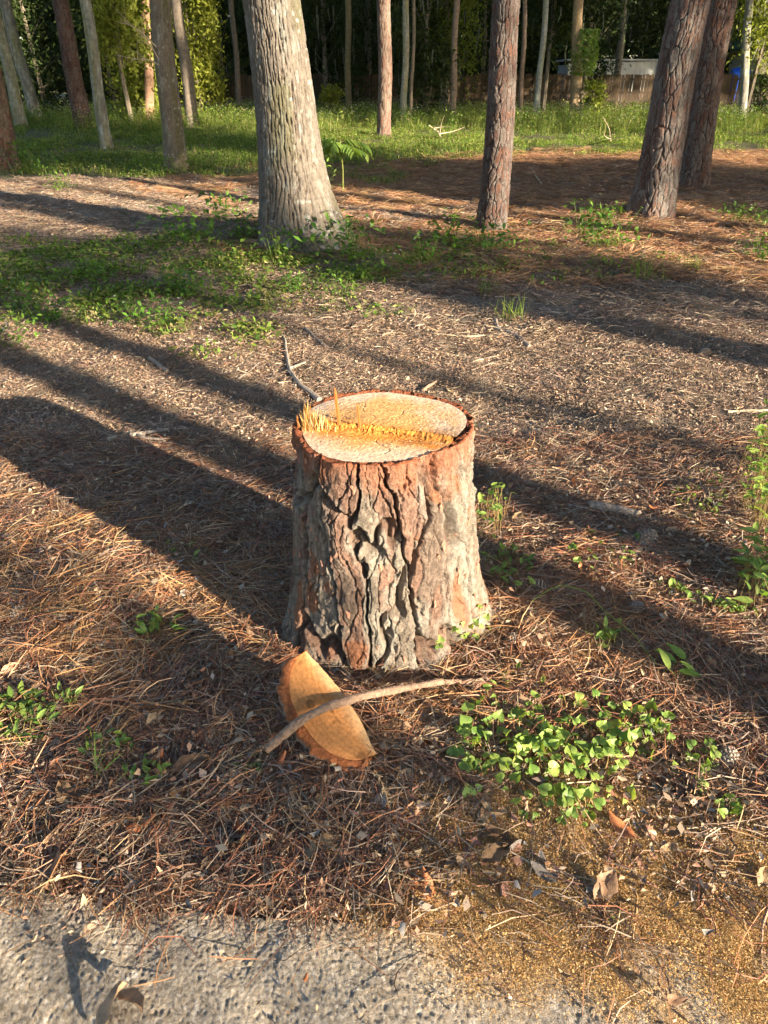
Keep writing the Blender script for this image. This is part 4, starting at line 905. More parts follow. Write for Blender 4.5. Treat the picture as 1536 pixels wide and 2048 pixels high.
# ------------------------------------------------------------------ the stick across it
sp_ = [at_z(537, 1496, .05), at_z(598, 1444, .135), at_z(655, 1413, .15), at_z(725, 1392, .125), at_z(800, 1378, .09), at_z(870, 1365, .06), at_z(978, 1359, .035)]
q = smooth_path(sp_, 90, .003, 3)
rad_ = np.interp(np.linspace(0, 1, 90), [0, .08, .5, 1], [.0115, .0125, .012, .0065]); rad_ *= 1+.16*(fbm(np.linspace(0, 30, 90), np.zeros(90), 0, 7, 3)-.5)*2
V, F = tube(q-sp_[0], rad_, 16, .16, 5, fr=70.)
tag(mk('fallen_stick', V, F, M['stick'], loc=tuple(sp_[0])), 'rough brown stick lying across the orange wedge and along the stump foot', 'stick')

# ------------------------------------------------------------------ sticks and logs on the ground (photo rows)
def stick(label, pts, w0, w1, mat='twig', name='twig', cat='twig', n=30, seed=1, lift=.01, forks=(), sides=8, rough=.15, group=None):
    Pp = [at(a_, b_)+np.array([0, 0, lift]) for a_, b_ in pts]; dpt = depth(Pp[0]); r0 = w0/2/FPX*dpt; r1 = w1/2/FPX*depth(Pp[-1])
    for p_ in Pp: p_[2] += r0*.6
    q = smooth_path(Pp, n, r0*.5, seed); ts = [tube(q-Pp[0], np.linspace(r0, r1, n), sides, rough, seed, fr=.8/r0)]
    for f in forks:
        Q = [at(a_, b_)+np.array([0, 0, lift+r0]) for a_, b_ in f]; ts.append(tube(smooth_path(Q, 12, r0*.3, seed+3)-Pp[0], np.linspace(r0*.6, r1*.6, 12), 6, rough, seed))
    V, F = join(ts); return tag(mk(name, V, F, M[mat], loc=tuple(Pp[0])), label, cat, group)
stick('short grey rotten log lying in the shadow right of the stump', [(1178, 1022), (1225, 1030), (1280, 1040)], 22, 20, name='rotten_log', cat='log', seed=3, sides=14)
stick('thin grey branch running into the rotten log', [(1098, 1052), (1140, 1030), (1185, 1022)], 8, 16, seed=4, name='branch', cat='branch')
stick('curved thin twig in the shadow left of the stump', [(188, 976), (205, 955), (240, 938), (285, 932)], 5, 3, seed=5)
stick('dark root like stick running up behind the stump', [(640, 806), (600, 775), (578, 745), (572, 700), (568, 676)], 12, 4, seed=6, name='branch', cat='branch', forks=[[(580, 745), (612, 732)]])
stick('stubby grey branch lying behind the stump near the oak', [(612, 662), (635, 685), (655, 700)], 8, 6, seed=7, name='branch', cat='branch')
stick('dark bent stick on bare ground right of centre', [(990, 645), (994, 665), (1030, 672), (1058, 697)], 9, 7, seed=8, name='branch', cat='branch')
stick('long thin pale stick lying level right of centre', [(862, 672), (940, 677), (1035, 670)], 4, 3, 'paletwig', seed=9)
stick('grey forked twig on the litter lower left', [(102, 1422), (150, 1388), (178, 1355), (194, 1326)], 7, 4, seed=10, lift=.02, forks=[[(124, 1402), (116, 1380), (112, 1362)]])
stick('pale broken twig beside the small herb left', [(436, 1327), (412, 1308), (388, 1298)], 6, 4, 'paletwig', seed=11, lift=.015)
stick('long straw coloured twig at the pavement edge lower left', [(-20, 1772), (50, 1777), (98, 1768), (150, 1746)], 6, 3, 'paletwig', seed=12, lift=.012)
stick('thin brown upright twig in the needles below the wedge', [(719, 1822), (716, 1740), (717, 1665)], 4, 3, 'stick', seed=13, lift=.02)
stick('long thin curved twig crossing the litter lower left', [(0, 1745), (70, 1680), (120, 1625), (165, 1580)], 3, 2, 'stick', seed=14, lift=.02)
stick('thin pale stem lying from the yellow leaf to the right', [(1008, 1708), (1070, 1742), (1140, 1760), (1225, 1782)], 4, 2, 'paletwig', seed=15, lift=.02)
stick('thick brown curved stem at the lower right edge', [(1540, 1810), (1518, 1860), (1516, 1930), (1530, 2010)], 7, 5, 'stick', seed=16, lift=.02)
stick('thin brown twig on the right litter', [(1370, 1585), (1410, 1578), (1490, 1590)], 5, 3, 'twig', seed=17, lift=.02)
stick('split pale bark strip standing out of the pavement bottom left', [(205, 2060), (238, 2010), (285, 1955)], 22, 8, 'paletwig', seed=18, lift=.01, name='bark_strip', cat='bark strip', sides=6)
stick('small dark forked twig on the sawdusty pavement', [(1165, 1945), (1195, 1952), (1238, 1955)], 5, 3, 'twig', seed=19, lift=.006, forks=[[(1190, 1951), (1170, 1940), (1168, 1930)]])
stick('pale short stick lying at the far right beside the path', [(1455, 828), (1495, 826), (1536, 825)], 5, 4, 'paletwig', seed=20)
stick('forked pale twig on the ground right of the stump top', [(1148, 862), (1165, 845), (1195, 835)], 4, 3, 'paletwig', seed=21, forks=[[(1163, 846), (1150, 838)]])
stick('short brown stick propped just behind the stump top', [(845, 788), (858, 779), (872, 770)], 6, 5, 'stick', seed=22, lift=.02)
stick('thin straight grey twig midway right', [(942, 745), (985, 730), (1030, 718)], 4, 3, seed=23)
stick('pale stick poking up in the tangle near the right pines', [(1082, 378), (1072, 360), (1062, 342)], 3, 2, 'paletwig', seed=24, lift=.05)
stick('grey bent branch on the orange needles near the right pines', [(1128, 365), (1150, 355), (1175, 350)], 5, 3, seed=25, forks=[[(1150, 355), (1165, 362)]], name='branch', cat='branch')
stick('pale branch lying in the grass right of the needle heap', [(1230, 337), (1260, 330), (1295, 333)], 5, 3, 'paletwig', seed=26, name='branch', cat='branch')
stick('chunky grey stick among the wood bits left', [(262, 880), (300, 872), (340, 866)], 13, 7, seed=27, name='branch', cat='branch', forks=[[(262, 872), (290, 885), (330, 888)]])
stick('pale stubby wood bit at the shadow edge left', [(218, 886), (245, 880), (262, 872)], 11, 9, 'paletwig', seed=28, name='wood_bit', cat='wood bit', sides=7)
stick('pale bare bone shaped stick in the upper left shadow', [(300, 722), (318, 735), (336, 748)], 9, 8, 'twig', seed=29)
stick('long low twig at the left in the grey litter', [(-5, 772), (60, 758), (110, 745)], 5, 3, 'twig', seed=30)
stick('short pale stick lying on needles right of the front right pine', [(1450, 577), (1470, 570), (1490, 562)], 4, 3, 'paletwig', seed=31)
stick('grey stick in the right hand shade beyond the pine pair', [(1480, 398), (1510, 402), (1540, 405)], 6, 5, 'twig', seed=32)
rr2 = random.Random(3)
def place_of2(px, py):
    side = 0 if px < 540 else (2 if px > 1000 else 1)
    if py > 1400: return ['in the litter at the lower left', 'in the litter below the stump', 'in the litter at the lower right'][side]
    if py > 950: return ['on the ground beside the stump on its left', 'close to the stump', 'on the ground beside the stump on its right'][side]
    return ['on the banded ground behind the stump, left', 'on the ground straight behind the stump', 'on the pale ground behind the stump, right'][side]
for k in range(46):
    a_, b_ = rr2.uniform(0, 1536), rr2.uniform(680, 1740); l_ = rr2.uniform(25, 75); an = rr2.uniform(-.7, .7)
    if 540 < a_ < 1000 and 780 < b_ < 1420: continue
    ty = rr2.choice(['twig', 'paletwig', 'stick']); stick({'twig': 'short thin grey twig ', 'paletwig': 'short thin pale twig ', 'stick': 'short thin brown twig '}[ty]+place_of2(a_, b_), [(a_, b_), (a_+l_*.5*math.cos(an), b_+l_*.5*math.sin(an)+rr2.uniform(-4, 4)), (a_+l_*math.cos(an), b_+l_*math.sin(an))], rr2.uniform(2.5, 5), 2, ty, seed=40+k, n=8, sides=5, group='short thin twigs in the litter')

# ------------------------------------------------------------------ dead leaves, bark chips
def leaf_mesh(name, Lh, Wd, curl, cup, mat, seed, tip=1.6, wav=.1):
    r = np.random.default_rng(seed); nu, nv = 9, 5; u = np.linspace(0, 1, nu); v = np.linspace(-1, 1, nv); U, Vv = np.meshgrid(u, v)
    wd = Wd*np.sin(math.pi*np.clip(U, .02, .985)**(1/tip))**.75*(1+wav*np.sin(U*17+seed))
    X = (U-.5)*Lh; Yy = Vv*wd/2; Zz = curl*Lh*((U-.5)*2)**2+cup*Wd*Vv**2*.6+(fbm(U*3, Vv*2, seed, seed, 2)-.5)*Lh*.18
    V = np.stack([X, Yy, Zz-Zz.min()+.001], -1).reshape(-1, 3); return mk(name, V, grid_faces(nu, nv), mat, smooth=True, link=False).data
LM = [leaf_mesh('dead_leaf', .075, .032, .12, .25, M['deadleaf'], 1), leaf_mesh('dead_leaf', .085, .045, -.1, .3, M['deadleaf'], 2, 1.2, .15), leaf_mesh('dead_leaf', .06, .02, .2, .4, M['deadleaf'], 3),
      leaf_mesh('dead_leaf', .07, .035, .15, -.3, M['redleaf'], 4), leaf_mesh('dead_leaf', .065, .04, .08, .2, M['greyleaf'], 5), leaf_mesh('dead_leaf', .05, .03, .2, .35, M['deadleaf'], 6, 1.1)]
def put(me, name, pos, rz, sc, tilt, label, cat, group=None, lift=.02):
    if name in ('leafy_weed', 'grass_tuft'):
        e_ = empty(name, (pos[0], pos[1], pos[2]+lift), label, cat, group, rz); e_.scale = (sc,)*3
        f_ = bpy.data.objects.new('foliage', me); C.objects.link(f_); f_.parent = e_; f_['kind'] = 'stuff'; return e_
    o = bpy.data.objects.new(name, me); C.objects.link(o); o.location = (float(pos[0]), float(pos[1]), float(pos[2])+lift); o.rotation_euler = (tilt[0], tilt[1], rz); o.scale = (sc,)*3
    return tag(o, label, cat, group)
for (px, py, k, sc, rz, lb) in [(318, 1527, 3, 1.1, 1.4, 'red brown leaf standing curled lower left of the wedge'), (556, 1540, 3, 1.5, .8, 'large curled orange brown leaf under the left end of the stick'),
    (290, 1662, 3, 1.3, .5, 'bright rust coloured leaf lying in needles lower left'), (475, 1665, 3, .9, 1.7, 'small rust leaf upright below the clover patch'), (85, 1600, 0, .9, 1.6, 'slim brown upright leaf at far lower left'),
    (1236, 1665, 3, 1.4, 2.2, 'curled dark red leaf at the lower edge of the creeper'), (990, 1722, 1, 1.3, .5, 'olive yellow veined leaf on the sawdust edge'), (1083, 1757, 4, 1.4, 2.4, 'grey leaf next to the flat bark bits lower centre'),
    (170, 1608, 1, 1.5, .1, 'mottled yellow brown leaf at lower left, right of two'), (135, 1600, 1, 1.2, 2.2, 'mottled yellow brown leaf at lower left, left of two'), (295, 1378, 4, .9, 1.9, 'round tan leaf in the shade left of the wedge'),
    (188, 1361, 4, .8, .2, 'round pale leaf beside the grey forked twig'), (790, 1712, 4, 1.0, -.3, 'grey leaf in dark needles below the bark piece'), (385, 1545, 1, 1.6, .4, 'broad pinkish brown leaf in the litter left of the clover patch'),
    (920, 1455, 4, 1.3, .3, 'bluish grey leaf on needles left of the creeper'), (868, 1410, 5, .9, .4, 'small cream leaf below the stick near the stump'), (897, 790, 5, 1.1, .2, 'yellow leaf behind the right of the stump top'),
    (235, 2030, 1, 1.4, 1.2, 'pale curled leaf on the bark strip at the bottom left'), (265, 2020, 1, 1.2, -.6, 'second pale leaf right of the bark strip at the bottom left'), (1347, 2012, 0, .8, .1, 'small tan leaf on the sawdust at the bottom right'),
    (520, 2016, 5, .3, .5, 'tiny tan leaf fragment at the bottom centre of the pavement'), (613, 1965, 3, .35, 1.3, 'small dark red leaf fragment on the pavement centre'), (1303, 1025, 3, 1.0, .3, 'orange red leaf at the sunlit edge right of the log'),
    (1178, 1070, 3, 1.1, .2, 'orange brown leaf in the shade under the log'), (0, 1545, 3, 1.6, .4, 'large tan leaf cut by the left picture edge'), (645, 1620, 4, 1.1, .9, 'long pale leaf lying diagonal below the wedge'), (1120, 1960, 2, .7, 2.6, 'thin brown leaf on the pavement right half')]:
    put(LM[k], 'dead_leaf', at(px, py) if py < 1900 else at_z(px, py, .006), rz, sc*.78, (rng.normal(0, .3), rng.normal(0, .3)), lb, 'dead leaf')
def place_of(px, py):
    side = 'left' if px < 540 else ('right' if px > 1000 else 'below')
    if py > 1600: return {'left': 'in the needles beside the pavement on the left', 'right': 'in the litter around the sawdust', 'below': 'in the needles between pavement and wedge'}[side]
    if py > 1250: return {'left': 'in the litter left of the wedge', 'right': 'in the litter round the heart leaved creeper', 'below': 'in the litter just below the stump'}[side]
    return {'left': 'on the ground left of the stump', 'right': 'on the ground right of the stump', 'below': 'on the ground close to the stump'}[side]
r = np.random.default_rng(23); cnt = 0
while cnt < 290:
    px, py = r.uniform(-20, 1556), r.uniform(960, 1800)
    if 560 < px < 980 and py < 1400: continue
    p_ = at(px, py)
    if p_[1] < edge_y(p_[0])+.02: continue
    kk = int(r.choice([0, 1, 2, 5, 5, 0, 3, 4, 2])); lbn = {0: 'small brown dry leaf', 1: 'broad brown dry leaf', 2: 'narrow brown dry leaf', 5: 'short brown dry leaf', 3: 'rust coloured dry leaf', 4: 'grey dry leaf'}[kk]
    put(LM[kk], 'dead_leaf', p_, r.uniform(0, 6.28), r.uniform(.5, 1.15), (r.normal(0, .4), r.normal(0, .4)), lbn+' '+place_of(px, py), 'dead leaf', 'small dry leaves in the litter', lift=.016); cnt += 1
def chip_mesh(seed, a, b, t, mat='chip'):
    r = np.random.default_rng(seed); n = 11; an = np.sort(r.uniform(0, 2*math.pi, n)); q = r.uniform(.65, 1.1, n)
    rings = []
    for k, (s, z) in enumerate(((1, 0), (1.04, t*.5), (.93, t), (.45, t*1.15))): rings.append(np.stack([np.cos(an)*q*a*s, np.sin(an)*q*b*s, z+r.normal(0, t*.12, n)], 1))
    V = np.concatenate(rings+[np.array([[0, 0, t*1.1]])]); F = [tuple(f) for f in grid_faces(n, 4, True).tolist()]+[(3*n+i, 3*n+(i+1) % n, 4*n) for i in range(n)]+[tuple(range(n))[::-1]]
    return mk('bark_chip', V, F, M[mat], link=False).data
CH = [chip_mesh(k, .045, .03, .010) for k in range(4)]
for (px, py, k, sc, rz, tl, lb) in [(930, 1622, 0, 1.0, .5, (.35, .2), 'pinkish triangular bark chip at the lower left of the creeper'), (612, 1548, 1, .95, .3, (.3, .5), 'dark brown bark chip under the wedge'),
    (700, 1695, 2, .9, 1.2, (.7, .3), 'red bark chunk standing in the dark needles lower centre'), (655, 1715, 3, .7, .2, (.5, .6), 'smaller red bark chunk left of the standing chunk'), (1022, 1755, 1, .75, .0, (.1, .1), 'flat red bark chip below the yellow leaf'),
    (1055, 1748, 3, .45, .3, (.1, .1), 'small flat red bark chip right of the larger flat one'), (1135, 1340, 3, .6, .2, (.2, .2), 'dark red bark chip in the shade right of the stump'), (1165, 1345, 2, .5, .7, (.2, .4), 'small dark bark chip beside the shaded bark chip'),
    (540, 1285, 2, 1.0, 1.0, (.3, .2), 'dark bark slab at the shaded left foot of the stump'), (525, 1225, 1, .8, .3, (.5, .2), 'dark bark piece standing left of the stump')]:
    put(CH[k], 'bark_chip', at(px, py), rz, sc, tl, lb, 'bark chip', lift=.004)
for k in range(80):
    px, py = r.uniform(0, 1536), r.uniform(1250, 1790)
    if 560 < px < 980 and py < 1420: continue
    p_ = at(px, py)
    if p_[1] < edge_y(p_[0])+.02: continue
    put(CH[k % 4], 'bark_chip', p_, r.uniform(0, 6.28), r.uniform(.22, .6), (r.normal(0, .3), r.normal(0, .3)), 'small flat reddish bark chip '+place_of(px, py), 'bark chip', 'small bark chips in the litter', lift=.016)

# ------------------------------------------------------------------ pine cones
def cone_thing(px, py, sc, rz, label, up=0.):
    p_ = at(px, py); root = empty('pine_cone', (p_[0], p_[1], p_[2]+.02*sc), label, 'pine cone'); root.rotation_euler = (up, 1.4, rz); root.scale = (sc,)*3
    V, F = tube([(0, 0, z) for z in np.linspace(-.04, .045, 8)], np.array([.008, .014, .016, .016, .014, .011, .008, .003]), 8); mk('core', V, F, M['cone'], parent=root)
    Vs = []; Fs = []; 
    for k in range(84):
        t = k/84; z = -.038+.082*t; rr = .022*math.sin(math.pi*(.12+.82*(1-t)))+.004; a = k*2.39996
        c_, s_ = math.cos(a), math.sin(a); o_ = np.array([c_, s_, 0]); tt = np.array([-s_, c_, 0]); b0 = o_*rr*.4+np.array([0, 0, z]); b1 = o_*rr*1.25+np.array([0, 0, z+.010])
        i = len(Vs); Vs += [b0-tt*.003, b0+tt*.003, b1+tt*.0062, b1+o_*.003+np.array([0, 0, .001]), b1-tt*.0062, b1+np.array([0, 0, -.004])]; Fs += [(i, i+1, i+2, i+3, i+4), (i+1, i, i+5), (i+2, i+1, i+5), (i, i+4, i+5), (i+4, i+3, i+5), (i+3, i+2, i+5)]
    mk('scales', np.array(Vs), Fs, M['cone'], parent=root)
for a_ in [(1290, 1093, 1.15, .9, 'large grey pine cone in the shade right of the log'), (1240, 1092, .85, .2, 'smaller grey pine cone just left of the large grey one'), (1082, 1188, .9, 2.2, 'dark pine cone in the shade right of the stump'),
    (38, 1242, .85, 1.7, 'pale grey pine cone at the left picture edge'), (1022, 1292, .7, 1.2, 'dark pine cone in the needles beside the stump foot'), (1265, 1228, .8, .5, 'pine cone half buried in the shaded right litter'), (1062, 1425, .7, 2.0, 'small pale pine cone at the upper edge of the creeper'),
    (422, 1778, .6, .3, 'weathered pine cone in the needles near the pavement'), (1452, 1530, .8, 1.0, 'dark pine cone right of the creeper'), (1405, 712, 1.0, .3, 'dark cone lying on bare ground at the far right')]: cone_thing(*a_)

# ------------------------------------------------------------------ heart leaved creeper and other near plants
def heart_mesh(seed, s=.02):
    r = np.random.default_rng(seed); t = np.linspace(0, 2*math.pi, 18, endpoint=False)
    x = 16*np.sin(t)**3; y = 13*np.cos(t)-5*np.cos(2*t)-2*np.cos(3*t)-np.cos(4*t); x = x/17*s; y = -(y-5)/17*s*1.05
    V = [(0, 0, 0)]+[(x[i]*1., y[i], abs(x[i])*.35+.12*s*math.sin(3*t[i]+seed)-y[i]*y[i]/s*.2) for i in range(18)]; F = [(0, i+1, (i+1) % 18+1) for i in range(18)]
    return mk('leaf', V, F, M['leaf'], smooth=True, link=False).data
HM = [heart_mesh(k) for k in range(5)]
def lance_mesh(seed, L, Wd):
    r = np.random.default_rng(seed); nu, nv = 6, 3; U, Vv = np.meshgrid(np.linspace(0, 1, nu), np.linspace(-1, 1, nv)); wd = Wd*np.sin(math.pi*np.clip(U, .03, .985)**.8)**.8
    V = np.stack([Vv*wd/2, U*L, abs(Vv)*Wd*.22-.35*L*U**2+.02*L], -1).reshape(-1, 3); return mk('leaf', V, grid_faces(nu, nv), M['leaf'], smooth=True, link=False).data
LN = [lance_mesh(k, .05, .022) for k in range(3)]; LS = [lance_mesh(k+5, .024, .012) for k in range(3)]; LG = [lance_mesh(k+9, .11, .006) for k in range(2)]
def on_stump(px, py):
    d = ray(px, py); t = .5
    while t < 4:
        p_ = np.array([0, 0, EYE])+d*t
        a_ = math.atan2(p_[1]-SY, p_[0]-SX)
        if math.hypot(p_[0]-SX, p_[1]-SY) < float(stR(np.array(a_), np.array(p_[2])))+.006: return p_
        if p_[2] < 0: return at(px, py)
        t += .004
    return at(px, py)
def plant(name, label, cat, spots, meshes, hmin, hmax, smin, smax, seed, petiole=True, tiltr=.35, face=.5, group=None, per=1, where=None):
    """spots: (photo x, photo y) of leaves; each leaf is a part, stems one part"""
    r = np.random.default_rng(seed); P0 = at(*np.mean(np.array(spots), 0)); root = empty(name, P0, label, cat, group); stems = []
    for (px, py) in spots:
        p_ = (where or at)(px, py)-P0
        for _ in range(per):
            h = r.uniform(hmin, hmax); q = p_+np.array([r.normal(0, .004), r.normal(0, .004), h]); o = bpy.data.objects.new('leaf', meshes[r.integers(0, len(meshes))]); C.objects.link(o); o.parent = root
            o.location = tuple(float(v) for v in q); s = r.uniform(smin, smax); o.scale = (s, s, s)
            o.rotation_euler = (face+r.normal(0, tiltr), r.normal(0, tiltr), r.uniform(0, 6.28) if face == 0 else r.normal(0, .9))
            if petiole:
                f = p_*1+np.array([r.normal(0, .02), r.normal(0, .02), .0]); stems.append(tube(smooth_path([f, (f+q)/2+np.array([r.normal(0, .006), r.normal(0, .006), .006]), q], 5), .0011, 4, cap=False))
    if stems: V, F = join(stems); mk('stem', V, F, M['weedstem'], parent=root)
    return root
M['weedstem'] = material('weed_stem', (.30,.20,.09), base2=(.2,.25,.06), var=.2)
def blob(cx, cy, rx, ry, n, seed, rot=0.):
    r = np.random.default_rng(seed); out = []
    while len(out) < n:
        a, b = r.uniform(-1, 1, 2)
        if a*a+b*b < r.uniform(.5, 1.05): 
            x, y = a*rx, b*ry; out.append((cx+x*math.cos(rot)-y*math.sin(rot), cy+x*math.sin(rot)+y*math.cos(rot)))
    return out
sp1 = blob(1005, 1500, 120, 100, 85, 1)+blob(1140, 1520, 140, 115, 100, 2)+blob(1270, 1490, 80, 60, 45, 3)+blob(1130, 1630, 90, 40, 20, 31)+blob(1120, 1530, 260, 140, 45, 32)
plant('heart_leaf_creeper', 'broad patch of heart shaped green leaves right of the wedge', 'creeper', sp1, HM, .015, .075, .5, 1.15, 1, face=.45)
plant('heart_leaf_creeper', 'small heart leaved sprig on the litter at the right edge of the creeper patch', 'creeper', blob(1400, 1540, 30, 60, 16, 4)+blob(1450, 1630, 28, 22, 9, 5), HM, .012, .04, .6, 1.1, 2, face=.35)
plant('creeper_vine', 'small green vine climbing the right foot of the stump', 'vine', [(898, 1345), (888, 1338), (952, 1278), (964, 1230), (958, 1215), (905, 1258), (925, 1252), (940, 1262), (960, 1255), (978, 1262), (885, 1300), (893, 1320), (908, 1330), (880, 1285), (935, 1275), (972, 1240), (950, 1248), (915, 1268), (925, 1275)], HM, .0, .012, .45, .8, 3, face=.9, where=on_stump)
plant('green_seedlings', 'cluster of lit green seedlings against the right side of the stump', 'weeds', blob(975, 1060, 30, 45, 34, 6)+blob(1000, 1030, 18, 20, 12, 7), LN, .03, .14, .45, .8, 4, face=.3)
plant('green_seedlings', 'shaded dark green seedlings right of the stump below the lit ones', 'weeds', blob(1010, 1150, 55, 40, 40, 8), LN, .02, .08, .5, .8, 5, face=.3)
plant('small_herb', 'small bright leaved herb in the shade left of the stump foot', 'weeds', blob(300, 1278, 34, 30, 24, 9)+blob(345, 1275, 14, 12, 6, 10), LN, .02, .08, .5, .9, 6, face=.3)
plant('clover_patch', 'tiny bright green clover patch left of the stick end', 'clover', blob(502, 1540, 34, 26, 60, 11), HM, .012, .03, .28, .45, 7, face=.2)
plant('green_creeper', 'leafy green creeper at the left picture edge', 'creeper', blob(45, 1450, 75, 60, 95, 12)+blob(140, 1420, 30, 18, 14, 13), LN, .02, .07, .4, .8, 8, face=.3)
plant('green_creeper', 'scattered green sprigs below the left edge creeper', 'creeper', blob(215, 1505, 60, 24, 34, 14)+blob(285, 1560, 60, 30, 30, 15), LN, .015, .05, .35, .65, 9, face=.3)
plant('feathery_plant', 'tall feathery green plant at the right picture edge', 'plant', blob(1508, 1000, 34, 100, 130, 16), LN, .05, .32, .6, 1.2, 10, face=.3)
plant('feathery_plant', 'green leafy plant low at the right picture edge', 'plant', blob(1500, 1180, 34, 70, 60, 17), LN, .05, .16, .6, 1.2, 11, face=.3)
plant('trailing_weed', 'trailing sunlit green weed leading to the right edge', 'weeds', blob(1440, 1228, 85, 14, 90, 18, .22)+blob(1340, 1190, 40, 8, 26, 19, .3), LS, .01, .05, .7, 1.3, 12, face=.3)
plant('small_herb', 'shaded palmate herb right of the stump beside the runner vine', 'weeds', blob(1215, 1290, 42, 22, 22, 20), LN, .02, .07, .6, .95, 13, face=.2)
plant('small_herb', 'pale green arrow leaved seedling at the shadow edge far right of the stump', 'weeds', [(1330, 1360), (1345, 1368), (1362, 1340), (1382, 1372), (1340, 1352)], LN, .03, .06, 1.0, 1.4, 14, face=.5)
plant('small_herb', 'single round green leaf plant right of the stump', 'weeds', [(1031, 1196), (1060, 1190), (1140, 1130), (1150, 1138), (1255, 1128)], HM, .03, .08, .7, 1.1, 15)
plant('small_herb', 'tiny lit weed on the sawdust near the pavement', 'weeds', blob(1218, 1852, 9, 9, 8, 21), HM, .005, .02, .22, .4, 16)
plant('grass_tuft', 'thin grass tuft among the left sprigs', 'grass tuft', blob(192, 1560, 8, 6, 10, 22), LG, .0, .01, .6, 1.1, 17, petiole=False, face=1.2)
plant('small_herb', 'sunlit weed sprigs in the litter right of the log', 'weeds', blob(1400, 1000, 60, 50, 60, 23), LS, .01, .04, .6, 1.2, 18, face=.3)
plant('small_herb', 'weeds in the shade under the pine cones', 'weeds', blob(1210, 1110, 80, 50, 50, 24), LS, .01, .04, .6, 1.2, 19, face=.3)
plant('small_herb', 'yellowish weeds in the needles right of the stump foot', 'weeds', blob(1030, 1370, 60, 40, 30, 25), LS, .01, .05, .6, 1.2, 20, face=.3)
plant('small_herb', 'dark weeds in the stump shadow on the left', 'weeds', blob(370, 1115, 60, 20, 40, 26), LS, .01, .04, .7, 1.4, 21, face=.3)
q = smooth_path([at(1058, 1225)+[0,0,.05], at(1110, 1205)+[0,0,.08], at(1165, 1222)+[0,0,.09], at(1205, 1262)+[0,0,.08], at(1265, 1300)+[0,0,.06], at(1310, 1345)+[0,0,.03]], 50, .004, 4)
V, F = tube(q-q[0], .0016, 6, .2, 3); root = empty('runner_vine', tuple(q[0]), 'thin pale green runner arching over the shaded litter', 'vine'); mk('stem', V, F, M['weedstem2'] if 'weedstem2' in M else M['leaf'], parent=root)
for k in range(3, 48, 3):
    o = bpy.data.objects.new('leaf', LS[k % 3]); C.objects.link(o); o.parent = root; o.location = tuple(q[k]-q[0]); o.scale = (.35,)*3; o.rotation_euler = (0, 0, k*1.9)
# seedling with drooping compound leaves right of the oak
def compound(root, base, ang, L, mesh_list, sc, r, drop=.5):
    pts = [base+np.array([math.cos(ang)*L*t, math.sin(ang)*L*t*.6, L*(.35*t-drop*t*t)]) for t in np.linspace(0, 1, 9)]
    V, F = tube(pts, np.linspace(.004, .0015, 9), 4, cap=False); mk('stem', V, F, M['weedstem'], parent=root)
    for i in range(2, 9):
        for sgn in (-1, 1):
            o = bpy.data.objects.new('leaf', mesh_list[i % len(mesh_list)]); C.objects.link(o); o.parent = root; o.location = tuple(pts[i]); o.scale = (sc,)*3
            o.rotation_euler = (-.35+r.normal(0, .15), 0, ang-math.pi/2+sgn*1.0)
r = np.random.default_rng(31)
b = at(686, 388); root = empty('tree_seedling', tuple(b), 'bright seedling with drooping compound leaves right of the large oak', 'seedling')
V, F = tube([(0, 0, 0), (.01, 0, .35), (-.02, 0, .78)], .010, 6); mk('trunk', V, F, M['weedstem'], parent=root)
LL = [lance_mesh(40+k, .13, .045) for k in range(3)]
for a_ in (-.3, .25, 2.7, 3.3, 1.2, 1.9, 4.3, 5.3): compound(root, np.array([-.02, 0, .70+.07*math.sin(a_*3)]), a_, .42, LL, 1.35, r)
b = at(615, 455); root = empty('oak_vine', tuple(b+np.array([0, -.35, 0])), 'leafy vine clump growing on the foot of the large oak', 'vine')
for k in range(130):
    zz = r.uniform(.05, .75); o = bpy.data.objects.new('leaf', LN[k % 3]); C.objects.link(o); o.parent = root; o.location = (r.normal(0.05, .10)+(.1 if zz > .5 else 0), r.normal(-.05, .05), zz); s = r.uniform(.7, 1.3); o.scale = (s, s, s); o.rotation_euler = (r.normal(.3, .5), r.normal(0, .5), r.uniform(0, 6.28))
V, F = join([tube([(0, 0, 0), (r.normal(0, .08), -.04, .35), (r.normal(0, .12), -.05, .75)], .004, 4) for _ in range(6)]); mk('stem', V, F, M['weedstem'], parent=root)
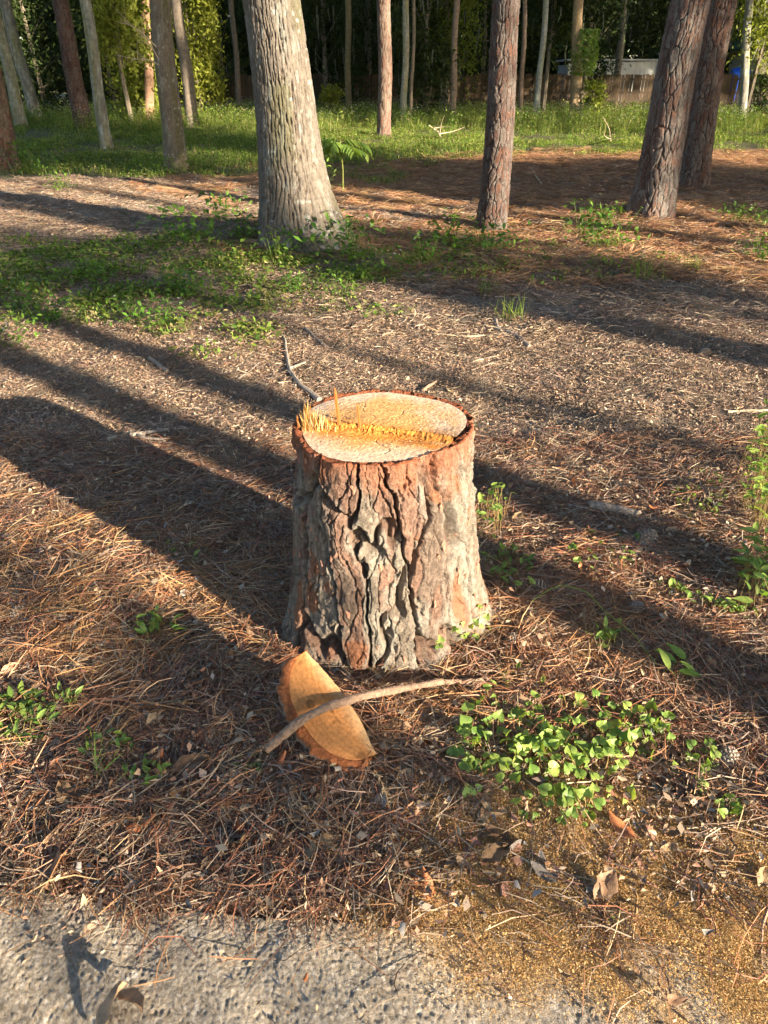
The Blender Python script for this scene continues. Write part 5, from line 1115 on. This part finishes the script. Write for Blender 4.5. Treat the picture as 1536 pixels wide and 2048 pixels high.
# mid distance weeds: each a plant of its own
WD = []
for k in range(5):
    V, F, c = leafy(150, .22, .02, .20, .024, [(.12,.24,.035), (.16,.29,.045), (.10,.19,.03)], 700+k, 2); WD.append(mk('leafy_weed', V, F, M['weed'], c, link=False).data)
for k in range(2):
    V, F, c = blades(40, .12, .1, .3, .003, [(.2,.26,.07), (.14,.22,.05)], 720+k, .9); WD.append(mk('leafy_weed', V, F, M['grass'], c, link=False).data)
r = np.random.default_rng(55)
spots = [(375, 500, 1.3, 'bright bushy weed left of the large oak foot'), (445, 440, 1., 'leafy weed in the shade left of the large oak'), (495, 478, .8, 'small weed touching the left foot of the large oak'), (270, 648, .8, 'white flowered weed patch edge, left one'), (330, 652, .9, 'lit weed patch with white flowers, right one'), (200, 570, .9, 'shaded weed with pale flowers at left'),
  (360, 590, 1.2, 'large shaded weed cluster in front of the oak, left one'), (405, 600, 1.0, 'large shaded weed cluster in front of the oak, right one'), (560, 520, .9, 'weed close in front of the oak foot'), (690, 520, 1.2, 'weed clump right of the oak foot'), (755, 565, 1.1, 'weed clump further right of the oak foot'), (590, 585, .8, 'small weed below the oak foot'), (680, 590, .7, 'low weed below the oak foot to the right'),
  (905, 490, 1.0, 'bright weed left of the lone dark red pine foot'), (860, 525, .9, 'shaded weed left of the lone dark red pine'), (985, 505, .9, 'weed in front of the lone dark red pine foot'), (1180, 478, 1.2, 'tall lit weed right of the lone dark red pine'), (1210, 500, .9, 'dark weed next to the tall lit weed'), (1215, 435, .5, 'tiny weed left of the front right pine'), (1470, 445, .7, 'weed on orange needles at the right'), (1520, 455, .6, 'weed on orange needles at the right picture edge'), (1525, 520, .8, 'weed in shade at the right picture edge'), (60, 620, .9, 'weed at the left in the sunlit patch'), (105, 650, .9, 'weed at the lower border of the left sunlit patch'), (20, 690, .8, 'weed at the left edge in shadow'), (65, 345, 1.6, 'bright weed at the foot of the left edge pine'), (125, 380, .8, 'small lone weed on the sandy path'), (335, 350, 1.0, 'weed at the left foot of the medium oak')]
for i, (px, py, s_, lb) in enumerate(spots):
    put(WD[i % 5], 'leafy_weed', at(px, py), r.uniform(0, 6.28), s_*(1.2 if py > 560 else 1.7), (0, 0), lb, 'weed', lift=-.005)
for (px, py, s_, lb) in [(1285, 560, 1.2, 'pale grass tuft right of centre in front of the front right pine'), (1020, 640, .9, 'dark grass tuft on the bare ground right of centre'), (970, 590, .7, 'small grass tuft left of the dark tuft'), (1385, 545, .9, 'thin grass tuft below the right pines'), (930, 860, .4, 'small green tuft right behind the stump top')]:
    put(WD[5+i % 2], 'grass_tuft', at(px, py), r.uniform(0, 6.28), s_, (0, 0), lb, 'grass tuft', lift=-.005)
